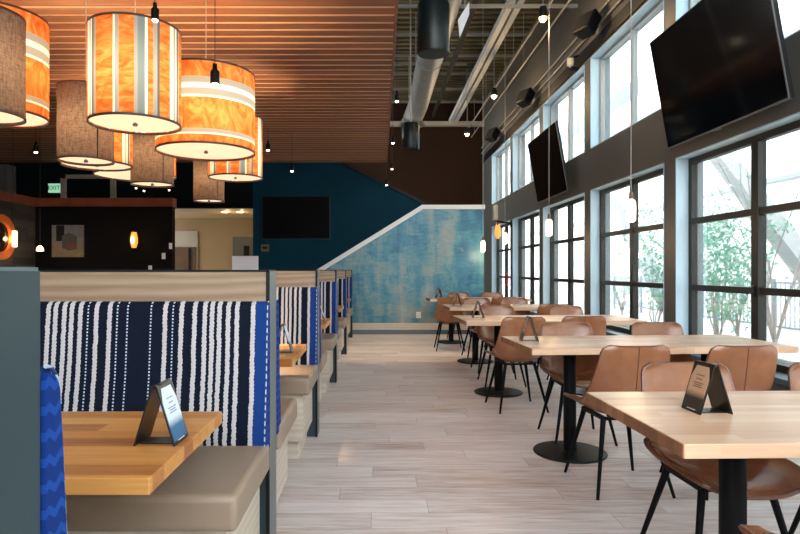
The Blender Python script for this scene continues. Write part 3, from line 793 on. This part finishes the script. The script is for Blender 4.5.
# ------------------------------------------------------------------ small spot pendants and bare-bulb pendants
def spot_pendant(x, y, Y, px_h, label, zc=ZC, energy=0, lit=True):
    X, _, z = at(x, y, Y); h = px_h/F*Y
    t = thing('spot_pendant', label, 'lamp', (X,Y,z), 0, 'small black socket pendants')
    r = h*.23
    MB().lathe([(r,0),(r,h*.62),(r*.55,h*.74),(r*.5,h)], n=20).build('socket', M['black_metal'], t, smooth=True)
    MB().lathe([(r*.2,-h*.12),(r*.62,-h*.08),(r*.8,.01)], n=16).build('bulb', M['bulb_spot'], t, smooth=True)
    MB().tube((0,0,h*.98),(0,0,zc-z+.01),.003,.003,6).build('cord', M['cord'], t)
    if energy:
        l = bpy.data.lights.new('spot_light', 'SPOT'); l.energy = energy; l.color = (1,.74,.45); l.spot_size = math.radians(44); l.spot_blend = .8; l.shadow_soft_size = .04
        o = bpy.data.objects.new('spot_light', l); C.objects.link(o); o.parent = t; o.location = (0,0,-h*.2)
    return t
spot_pendant(155,20,3.4,17,'small black socket pendant with lit bulb at the top, beside the large striped drum',energy=160)
spot_pendant(215,84,4.0,20,'small black socket pendant on a thin cord before the wide banded drum',energy=160)
spot_pendant(268,150,9.0,9,'small black socket pendant just right of the smaller striped drum',energy=110)
spot_pendant(292,171,9.5,8,'small black socket pendant hanging over the black wall television',energy=110)
UZC = ZT-.0
spot_pendant(397,101,9.0,10,'lit socket pendant at the edge of the slat ceiling, uppermost of the cluster',zc=UZC,energy=90)
spot_pendant(393,143,11,8,'small socket pendant hanging below the slat ceiling corner, second of the cluster',zc=UZC,energy=50)
spot_pendant(392,169,11.2,6,'small socket pendant against the brown wall, third of the cluster',zc=UZC)
spot_pendant(386.5,185,11.4,6,'small socket pendant lowest against the brown wall, over the stair',zc=UZC)
spot_pendant(123,190,9.2,5,'tiny lit pendant behind the drum lamps, over the dark partition',energy=25) if False else None
for (x, y, lab) in ((136,188,'small bright bulb left under a brown drum, before the orange cap'),(144,191,'dimmer small bulb between two bright ones under a brown drum'),(169,190,'small bright bulb right under a brown drum, before the orange cap')):
    spot_pendant(x, y, 9.3, 5, lab, energy=40)
spot_pendant(36,152,7.5,10,'dark track spot hanging left of the drum lamps, below the slats')
def bulb_pendant(x, y, Y, px_h, label, zc=ZT, energy=3):
    X, _, z = at(x, y, Y); h = px_h/F*Y; r = h*.15
    t = thing('bulb_pendant', label, 'lamp', (X,Y,z), 0, 'glowing glass pendants by the windows')
    MB().lathe([(r*.55,0),(r*1.0,h*.06),(r*1.05,h*.5),(r*.95,h*.68),(r*.5,h*.76)], n=20).build('glass_bulb', M['lit_glass'], t, smooth=True)
    MB().lathe([(r*.45,h*.75),(r*.5,h*.80),(r*.42,h)], n=14).build('socket', M['tan_plate'], t, smooth=True)
    MB().tube((0,0,h*.98),(0,0,zc-z-.05),.004,.004,6).build('cord', M['cord_lt'], t)
    point('bulb_light', (0,0,h*.3-.0), energy, (1,.68,.36), .04, t).location = (0,0,-.06)
    return t
bulb_pendant(631,222,6.0,30,'nearest glowing glass pendant, before the large window mullion')
bulb_pendant(549,236,8.85,22,'second glowing glass pendant, below the smaller tilted television')
bulb_pendant(505,244,11.2,15,'third glowing glass pendant, close to the far wall lamp')
bulb_pendant(483,252,11.2,15,'farthest glowing glass pendant, hanging at the right edge of the mural')
def bare(x, y, Y, label):
    X, _, z = at(x, y, Y)
    t = thing('ceiling_spot', label, 'lamp', (X,Y,z), 0, 'warm spots under the open ceiling')
    MB().lathe([(.02,-.055),(.05,-.02),(.055,.03)], n=16).build('bulb', M['bulb_warm'], t, smooth=True)
    MB().lathe([(.062,0),(.07,.05),(.05,.16)], n=16, cap0=False).build('lamp_housing', M['bezel'], t, smooth=True)
    MB().tube((0,0,.15),(0,0,ZT-z-.02),.008,.008,8).build('stem', M['conduit'], t)
    point('spot_light', (0,0,-.12), 12, (1,.66,.34), .05, t)
bare(543,18,8.8,'warm spot lamp under the open ceiling beside the nearest black wall speaker')
bare(494,96,12.5,'warm spot lamp under the open ceiling, beside the white double beam')
bare(467,134,15.5,'warm spot lamp hanging before the dark brown end wall')
# lights near the black partition
X, Y, Z = at(40,251,9.2)
t = thing('cone_pendant', 'tiny lit cone pendant before the black partition, beside the painting', 'lamp', (X,Y,Z))
MB().lathe([(.055,0),(.045,.05),(.015,.085)], n=20).build('lamp_shade', M['lit_glass'], t, smooth=True)
MB().tube((0,0,.08),(0,0,ZC-Z+.01),.003,.003,6).build('cord', M['cord'], t)
point('bulb_light', (0,0,-.04), 1.5, (1,.7,.4), .03, t)

# ------------------------------------------------------------------ televisions
def wall_tv(y0, y1, label):
    zb, xb, hh = 2.545, 3.16, 1.17; tilt = math.radians(10.0)
    t = thing('wall_mounted_television', label, 'television', (xb,(y0+y1)/2,zb), 0, 'tilted wall televisions')
    hw = (y1-y0)/2
    inner = bpy.data.objects.new('tilt', None)
    def R(p): # tilt about the lower edge, top leans into the room
        x, y, z = p; return (x*math.cos(tilt)-z*math.sin(tilt), y, x*math.sin(tilt)+z*math.cos(tilt))
    bpy.data.objects.remove(inner)
    def tb(x0, x1, a, b, c, d):
        m = MB().box(x0, x1, a, b, c, d); m.v = [R(p) for p in m.v]; return m
    tb(0, .04, -hw, hw, 0, hh).build('housing', M['bezel'], t, bevel=.004)
    tb(-.003, 0, -hw+.012, hw-.012, .016, hh-.012).build('screen', M['screen'], t)
    b = tb(-.006, .0, -hw, hw, 0, .014); b.build('lower_bezel', M['bezel_lt'], t)
    b = tb(-.006, .0, -hw, -hw+.01, .014, hh); b.build('side_bezel', M['bezel_lt'], t)
    tb(-.012, -.003, -.05, .05, -.016, .004).build('logo_tab', M['bezel_lt'], t)
    br = MB()
    for s in (-.25,.25):
        a = R((.04,s,hh*.62)); c = R((.04,s,hh*.22))
        br.bar(a, (XW-xb-.012, s, a[2]+.02), .04, .04); br.bar(c, (XW-xb-.012, s, c[2]), .04, .04)
    br.build('wall_bracket', M['black_metal'], t)
wall_tv(4.58, 6.49, 'large black tilted television at the upper right, over the nearest window')
wall_tv(9.88, 11.72, 'smaller-looking black tilted television between the windows, farther along the window wall')
c0, c1 = at(262,239,YB-.06), at(330,196,YB-.06)
t = thing('wall_mounted_television', 'flat black television on the deep teal wall', 'television', ((c0[0]+c1[0])/2,YB-.06,c0[2]))
w2, h2 = (c1[0]-c0[0])/2, c1[2]-c0[2]
MB().box(-w2, w2, 0, .05, 0, h2).build('housing', M['bezel'], t, bevel=.004)
MB().box(-w2+.015, w2-.015, -.003, 0, .015, h2-.015).build('screen', M['black_wall'], t)

# ------------------------------------------------------------------ speakers, cylinders, duct, conduits
def wall_speaker(x, y, label, s=1.0):
    Xs = 3.08; Y = Xs*F/(x-CX); Z = H+(CY-y)/F*Y
    t = thing('wall_speaker', label, 'speaker', (Xs,Y,Z), math.radians(25), 'black wall speakers over the windows')
    m = MB().prism([(-.10,-.17),(.10,-.12),(.10,.12),(-.10,.17)], -.16, .16, 'z')
    def tl(p): a = math.radians(-28); return (p[0]*math.cos(a)-p[2]*math.sin(a), p[1], p[0]*math.sin(a)+p[2]*math.cos(a))
    m.v = [tl(p) for p in m.v]; m.build('cabinet', M['speaker'], t, bevel=.02, smooth=True)
    g = MB().box(-.106, -.1, -.145, .145, -.135, .135); g.v = [tl(p) for p in g.v]; g.build('grille', M['bezel'], t)
    MB().tube((.06,0,.04),(.16,.02,.06),.018,.018,10).bar((.16,-.04,.0),(.16,-.04,.14),.05,.03).build('bracket', M['conduit'], t)
wall_speaker(588,25,'nearest black wall speaker, above the window at the top')
wall_speaker(526,98,'second black wall speaker, over the middle windows')
wall_speaker(493,135,'farthest black wall speaker, over the far windows')
def cyl(x, yb, Y, r, h, label):
    X, _, Z = at(x, yb, Y)
    t = thing('cylinder_speaker', label, 'speaker', (X,Y,Z), 0, 'black hanging cylinders')
    MB().lathe([(r*.97,0),(r,.01),(r,h-.03),(r*.9,h),(r*.3,h+.01)], n=40).build('body', M['cyl'], t, smooth=True)
    MB().lathe([(r*.9,-.004),(r*.9,.001)], n=40).build('grille', M['bezel'], t, smooth=True)
    MB().tube((0,0,h),(0,0,ZT-Z-.02),.012,.012,8).build('hanging_rod', M['conduit'], t)
cyl(433.5,54,5.6,.15,.48,'big black cylinder hanging before the silver duct')
cyl(410.5,149,10.4,.155,.44,'smaller-looking black cylinder hanging before the brown wall')
zD = 5.35; xD = .255*(zD-H)
t = thing('air_duct', 'round silver air duct running under the open ceiling', 'duct', (xD,8,zD))
MB().lathe([(.25,-3),(.25,.2),(.26,.2),(.26,.26),(.25,.26),(.25,3.6),(.26,3.6),(.26,3.66),(.25,3.66),(.25,7.0)], n=32, axis='y').build('duct_run', M['duct'], t, smooth=True)
MB().tube((0,7.0,0),(-.10,7.5,-.2),.25,.25,28).build('elbow', M['duct'], t, smooth=True)
MB().lathe([(.25,0),(.34,-.18)], (-.12,7.5,-.2), 28).build('diffuser', M['duct'], t, smooth=True)
hg = MB()
for y in (-2,1,4,6.5): hg.tube((-.25,y,0),(-.25,y,ZT-zD-.02),.01,.01,6).tube((.25,y,0),(.25,y,ZT-zD-.02),.01,.01,6)
hg.build('hangers', M['conduit'], t)
X, Y, Z = at(462,22,8.5)
t = tag(MB().prism([(-.03,-.22),(.10,.10),(.10,.28),(-.06,.02)], -.02, .02, 'y').build('ceiling_baffle', M['white'], loc=(X,Y,Z)), 'small white slanted baffle up by the duct', 'baffle')
MB().tube((.04,0,.2),(.04,0,ZT-Z-.02),.008,.008,6).build('hanging_rod', M['conduit'], t)
CN = [(XW-.03,4.85,'lowest wall conduit, just above the window blind band'),(XW-.03,5.02,'second wall conduit from the windows'),(XW-.35,5.35,'suspended conduit over the wall speakers'),(XW-.55,5.45,'suspended conduit nearest the white double beam')]
for (xx, z_, lab) in CN:
    o = MB().tube((xx,4.5,z_),(xx,YE-.02,z_),.018,.018,10).build('conduit', M['conduit'], smooth=True)
    tag(o, 'grey steel '+lab, 'pipe', 'conduits along the window wall')
    if xx < XW-.1:
        h_ = MB()
        for y in (6,9,12,15,18): h_.tube((xx,y,z_),(xx,y,ZT-.02),.006,.006,6)
        h_.build('hangers', M['conduit'], o)
X, Y, Z = 3.16, 9.75, 4.62
t = thing('security_camera', 'small white dome camera on a black bracket above the window', 'camera', (X,Y,Z))
MB().lathe([(.01,-.09),(.05,-.06),(.06,0),(.055,.05),(.02,.07)], n=20).build('dome', M['cream'], t, smooth=True)
MB().bar((0,0,-.1),(.12,0,-.13),.08,.04).bar((0,0,.06),(.14,0,.10),.03,.03).build('bracket', M['black_metal'], t)

# ------------------------------------------------------------------ small wall things
def text_obj(body, size, mat, loc, rot, parent, name):
    cu = bpy.data.curves.new(name, 'FONT'); cu.body = body; cu.size = size; cu.extrude = .002; cu.align_x = 'CENTER'; cu.align_y = 'CENTER'
    o = bpy.data.objects.new(name, cu); C.objects.link(o); o.data.materials.append(mat); o.parent = parent; o.location = loc; o.rotation_euler = rot
    me = bpy.data.meshes.new_from_object(o.evaluated_get(bpy.context.evaluated_depsgraph_get())); me.name = name
    q = bpy.data.objects.new(name, me); C.objects.link(q); q.parent = parent; q.location = loc; q.rotation_euler = rot
    bpy.data.objects.remove(o); return q
X, Y, Z = at(54,188,YB-.05)
t = thing('exit_sign', 'green EXIT sign on the dark far wall', 'sign', (X,Y,Z))
MB().box(-.125, .125, 0, .05, -.095, .095).build('sign_box', M['exit'], t, bevel=.005)
tx = text_obj('EXIT', .125, M['exit_letters'], (0,-.004,0), (PI/2,0,0), t, 'lettering')
X, Y, Z = at(67.5,257,YP-.03)
t = thing('canvas_picture', 'small square canvas of a grey pot on the black partition', 'painting', (X,Y,Z))
w2, h2 = 15.7/F*Y, 32/F*Y
MB().box(-w2, w2, 0, .03, 0, h2).build('canvas', plain('canvas_grey', (.13,.135,.14), .7, var=.2, scale=9), t)
MB().box(-w2+.002, w2-.002, -.002, 0, 0.002, h2*.45).build('painted_table', plain('canvas_tan', (.19,.14,.085), .7, var=.2, scale=9), t)
MB().box(-w2*.72, -w2*.2, -.003, -.001, h2*.5, h2*.99).build('painted_shadow', M['black_trim'], t)
pot = MB().prism([(-w2*.35,h2*.28),(w2*.1,h2*.2),(w2*.6,h2*.25),(w2*.6,h2*.66),(w2*.1,h2*.76),(-w2*.35,h2*.66)], -.005, -.002, 'y'); pot.build('painted_pot', plain('pot_grey', (.045,.05,.045), .6, var=.3, scale=15), t)
MB().prism([(-w2*.05,h2*.3),(w2*.45,h2*.27),(w2*.45,h2*.44),(-w2*.05,h2*.42)], -.007, -.004, 'y').build('painted_patch', plain('pot_red', (.15,.025,.02), .6), t)
X, Y, Z = at(134,240,YP-.07)
t = thing('wall_sconce', 'amber glass sconce on the black partition, right of the painting', 'lamp', (X,Y,Z))
MB().lathe([(.035,-.13),(.06,-.05),(.06,.04),(.04,.13)], n=20).build('glass_shade', M['amber_glass'], t, smooth=True)
MB().lathe([(.012,-.06),(.02,0),(.012,.05)], (0,-.062,0), n=12).build('bulb', M['bulb_spot'], t, smooth=True)
MB().box(-.03, .03, .04, .07, -.06, .06).build('back_plate', M['tan_plate'], t)
point('bulb_light', (0,-.15,0), .5, (1,.5,.15), .03, t)
for (x, y, Yp, wd, hh, lab) in ((163.5,256,YP-.012,3.5,6,'white switch plate low on the black partition near its end'),(170.5,246,YP-.012,3,6,'white switch plate highest at the end of the black partition'),(150,267.5,YP-.012,3.5,4,'white plate just above the wood booth back, on the black partition')):
    X, Y, Z = at(x, y, Yp); a, b = wd/2/F*Y, hh/2/F*Y
    t = thing('switch_plate', lab, 'switch', (X,Y,Z), 0, 'switch plates on the black partition')
    MB().box(-a, a, 0, .012, -b, b).build('plate', M['plate'], t, bevel=.002)
    MB().box(-a*.3, a*.3, -.006, 0, -b*.35, b*.35).build('rocker', M['cream'], t)
X, Y, Z = at(265,248,YB-.014)
t = thing('wall_switch', 'small brown control plate on the teal wall under the television', 'switch', (X,Y,Z))
MB().box(-.085, .085, 0, .014, -.075, .075).build('plate', M['tan_plate'], t, bevel=.003)
MB().box(-.05, .05, -.006, 0, -.02, .03).build('display', M['black_trim'], t)
X, Y, Z = at(418.5,315,YM-.012)
t = thing('wall_outlet', 'white outlet plate low on the blue mural', 'outlet', (X,Y,Z))
MB().box(-.045, .045, 0, .012, -.06, .06).build('plate', M['plate'], t, bevel=.002)
MB().box(-.02, .02, -.003, 0, .01, .035).box(-.02, .02, -.003, 0, -.035, -.01).build('sockets', M['cream'], t)
# ring mirror and lamp on the reclaimed boards
t = thing('round_mirror', 'round mirror in an orange wooden ring on the plank partition', 'mirror', (XP+.012,9.01,1.24+33/F*9.01))
rr = MB(); n = 48; R0, R1 = .34, .23
rr.grid([[(.0+x_, r_*math.cos(2*PI*i/n), r_*math.sin(2*PI*i/n)) for i in range(n)] for r_, x_ in ((R0,0),(R0,.06),(R1,.06),(R1,0),(R0,0))], closed=True)
rr.build('ring', M['ring'], t, smooth=True)
MB().lathe([(R1+.005,.0),(R1+.005,.015)], n=48, axis='x').build('mirror_glass', M['mirror'], t)
X, Y, Z = at(13,247,9.3)
t = thing('wall_sconce', 'lit cylinder lamp before the orange ring mirror', 'lamp', (X,Y,Z))
MB().lathe([(.055,0),(.06,.02),(.06,.23),(.055,.25)], n=20).build('glass_shade', M['lit_glass'], t, smooth=True)
MB().lathe([(.03,.25),(.012,.29)], n=12).build('cap', M['tan_plate'], t, smooth=True)
MB().tube((0,0,.28),(0,0,ZC-Z+.01),.004,.004,6).build('cord', M['cord'], t)
point('bulb_light', (0,-.09,.12), .8, (1,.6,.28), .04, t)
for (x, y, lab) in ((225,213,'round downlight in the corridor ceiling beyond the black partition, left of two'),(240,212,'round downlight in the corridor ceiling next to the teal wall')):
    X, Y, Z = at(x, y, 13.6)
    t = thing('downlight', lab, 'lamp', (X,Y,oz+.02))
    MB().lathe([(.09,-.012),(.09,0)], n=24).build('trim_ring', M['white'], t)
    MB().lathe([(.065,-.016),(.065,-.012)], n=24).build('lens', M['bulb_warm'], t)
    point('bulb_light', (0,.2,-.12), 1.6, (1,.66,.30), .05, t)
# monitor on a service counter
t = thing('service_counter', 'dark service counter behind the booths, hidden under the white monitor', 'counter', (-2.15,9.6,0))
MB().box(-.55, .5, 0, .5, 0, .94).build('counter_body', M['counter'], t, bevel=.004)
MB().box(-.58, .53, -.03, .53, .94, .97).build('worktop', M['black_trim'], t, bevel=.004)
X, Y, Z = at(245,269,9.8)
t = thing('monitor', 'white flat monitor seen just above the booth partition', 'monitor', (X,Y,.9705))
a = 13/F*Y; z0, z1 = at(0,274,9.8)[2]-.97, at(0,256,9.8)[2]-.97
MB().box(-a, a, 0, .04, z0, z1).build('panel', M['monitor_back'], t, bevel=.004)
MB().box(-.03, .03, .04, .07, .012, z1*.6).build('stand', M['plate'], t)
MB().box(-.12, .12, -.03, .15, 0, .014).build('foot', M['plate'], t)
# things by the far windows
X, Y, Z = at(495.5,212,16.4)
t = thing('wall_box', 'small beige box high on the far end of the window wall', 'wall box', (XW-.10,16.3,2.80))
MB().box(0, .095, -.14, .14, -.2, .2).build('box_body', M['cream'], t, bevel=.01)
MB().box(-.006, 0, -.11, .11, -.16, .1).build('box_cover', M['beige_trim'], t)
t = thing('wall_lamp', 'black bracket wall lamp with amber bulb at the far windows', 'lamp', (XW-.002,14.62,2.36))
MB().box(-.02, 0, -.06, .06, -.08, .08).bar((-.01,0,.02),(-.34,0,.06),.04,.04).bar((-.30,0,.06),(-.36,-.1,-.02),.03,.03).build('bracket', M['black_metal'], t)
MB().lathe([(.02,-.36),(.075,-.28),(.075,-.12),(.03,.03)], (-.33,0,0), 18).build('bulb', M['amber_glass'], t, smooth=True)
t = thing('notice', 'small red notice on the far window', 'sign', (XG-.003,15.7,1.0))
MB().box(-.01, 0, -.11, .11, -.16, .16).build('notice_board', M['red'], t)
MB().box(-.013, -.01, -.08, .08, -.02, .1).build('notice_panel', plain('notice_dark', (.30,.02,.02), .5), t)

# ------------------------------------------------------------------ outside
struct(MB().box(XW+.3, 40, -20, 40, -.25, -.05).build('ground', M['paving']))
t = thing('building', 'pale rendered building across the path outside the windows', 'building', (10.5,10,-.05))
MB().box(0, 4, -28, 50, 0, 15).build('facade', M['stone'], t)
for (y0, y1, z0, z1) in ((-2,1.6,5.2,5.9),(3,6.4,5.2,5.9),(8,11.4,5.2,5.9),(-8,-4,5.2,5.9),(14,18.4,8.3,9.0),(21,27,8.3,9.0),(30,38,8.3,9.0),(5,10,9.3,10)):
    MB().box(-.04, .0, y0, y1, z0, z1).build('window_band', M['ext_blue'], t)
for z in (3.6, 7.2, 11.2): MB().box(-.08, 0, -28, 50, z, z+.12).build('ledge', M['ledge'], t)
def brace(p0, p1, label):
    o = thing('brace', label, 'beam', (0,0,0), 0, 'diagonal braces outside the windows')
    MB().bar(p0, p1, .42, .34).build('shaft', M['brace'], o, bevel=.01)
    d = Vector(p1)-Vector(p0); a = Vector(p0)
    q = a+d.normalized()*.10
    MB().bar(a, q, .6, .5).build('shoe', M['ext_shade'], o)
def out(x, y, X):
    Y = X*F/(x-CX); return (X, Y, H-(y-CY)/F*Y)
b = out(800,262,8.7); c = out(705,140,8.7)
brace((8.7,b[1]-1.6,-.05),(8.7,c[1]+.3,c[2]+.4),'white diagonal brace outside the nearest window, falling towards the right')
b = out(770,205,8.6); c = out(830,110,8.6)
brace((9.4,11.8,-.05),(9.4,6.6,6.6),'white diagonal brace outside the nearest window, rising towards the right')
brace((8.7,17.6,-.05),(8.7,22.0,3.8),'pale diagonal brace outside the second window')
def shrub(x, X, h, w_, label, leaves=700, seed=1, bare_=False):
    rnd = random.Random(seed); Y = X*F/(x-CX)
    t = thing('shrub' if not bare_ else 'tree', label, 'shrub' if not bare_ else 'tree', (X,Y,-.05))
    st = MB()
    tips = []
    for i in range(9):
        a = rnd.uniform(0,2*PI); p = Vector((0,0,0)); d = Vector((math.cos(a)*.25, math.sin(a)*.25, 1)).normalized(); r = .022 if bare_ else .014
        for k in range(6):
            q = p+d*(h/6.2); st.tube(p, q, r, r*.78, 6); p = q; r *= .78
            d = (d+Vector((rnd.uniform(-.35,.35)*w_, rnd.uniform(-.35,.35)*w_, rnd.uniform(-.1,.15)))).normalized(); tips.append(p.copy())
            if k > 1:
                e = p+Vector((rnd.uniform(-.5,.5),rnd.uniform(-.5,.5),rnd.uniform(.05,.4)))*.7; st.tube(p, e, r*.6, r*.3, 5); tips.append(e)
    st.build('stems', M['bark'], t)
    lf = MB()
    for i in range(leaves):
        c = tips[rnd.randrange(len(tips))]
        if c.z < h*.2: continue
        c = c+Vector((rnd.gauss(0,.13*w_),rnd.gauss(0,.13*w_),rnd.gauss(0,.11)))
        s = rnd.uniform(.018,.036); a = Vector((rnd.uniform(-1,1),rnd.uniform(-1,1),rnd.uniform(-1,1))).normalized(); b_ = a.orthogonal().normalized(); cc = a.cross(b_)
        lf.add([c-b_*s*1.5, c+cc*s*.6, c+b_*s*1.5, c-cc*s*.6+a*s*.2], [(0,1,2,3)])
    if leaves: lf.build('foliage', M['leaf'], t)
shrub(655,5.6,2.5,1.0,'leafy green shrub outside the second window',2600,3)
shrub(716,5.4,2.2,.9,'leafy green shrub outside the nearest window, beside its far jamb',1700,5)
shrub(738,6.6,1.5,1.0,'low pale green shrub outside the nearest window, under the diagonal brace',1100,8)
shrub(775,6.8,4.6,1.0,'bare branching young tree outside the nearest window',140,11,True)
shrub(622,7.0,2.0,.9,'thin shrub behind the railings outside the second window',800,14)
t = thing('metal_fence', 'blue-grey metal railings running outside the windows', 'fence', (7.95,6,-.05))
for z in (.15, 1.02): MB().box(-.02, .02, 0, 16, z, z+.04).build('rail', M['fence'], t)
for i in range(9): MB().box(-.03, .03, i*2-.03, i*2+.03, 0, 1.12).build('post', M['fence'], t)
pk = MB()
for i in range(120): pk.box(-.008, .008, .1+i*.132, .116+i*.132, .17, 1.03)
pk.build('pickets', M['fence'], t)['kind'] = 'stuff'
o = MB().box(4.3, 4.6, 2, 20, -.05, .30).build('planter_wall', M['ext_shade'], bevel=.02)
tag(o, 'low pale kerb wall outside along the railings', 'wall')

# ------------------------------------------------------------------ light, camera
wd = bpy.data.worlds.new('overcast_sky'); S.world = wd; wd.use_nodes = True
bg = wd.node_tree.nodes['Background']; bg.inputs[0].default_value = (.91,.97,1.0,1); bg.inputs[1].default_value = 3.2
# daylight through the windows is guided with sky portals set in the openings
def portal(loc, rot, sx, sy):
    l = bpy.data.lights.new('sky_portal', 'AREA'); l.shape = 'RECTANGLE'; l.size = sx; l.size_y = sy; l.cycles.is_portal = True
    o = bpy.data.objects.new('sky_portal', l); C.objects.link(o); o.location = loc; o.rotation_euler = rot
portal((XW+.16, 7.5, 2.4), (0,PI/2,0), 4.3, 21.5)
portal((.3, -3.0, 4.2), (PI/2,0,0), 6.6, 4.6)

cd = bpy.data.cameras.new('camera'); co = bpy.data.objects.new('camera', cd); C.objects.link(co)
cd.sensor_width = 36; cd.lens = 36*F/800; cd.shift_x = (400-CX)/800; cd.shift_y = (CY-267)/800
cd.clip_start = .05; cd.clip_end = 200
co.location = (0,0,H); co.rotation_euler = (PI/2,0,0); S.camera = co
S.view_settings.view_transform = 'Standard'; S.view_settings.look = 'None'; S.view_settings.exposure = 1.65; S.view_settings.gamma = 1; S.view_settings.use_curve_mapping = False
S.cycles.use_denoising = True
S.cycles.max_bounces = 10; S.cycles.diffuse_bounces = 5; S.cycles.transparent_max_bounces = 16
S.cycles.sample_clamp_indirect = 6
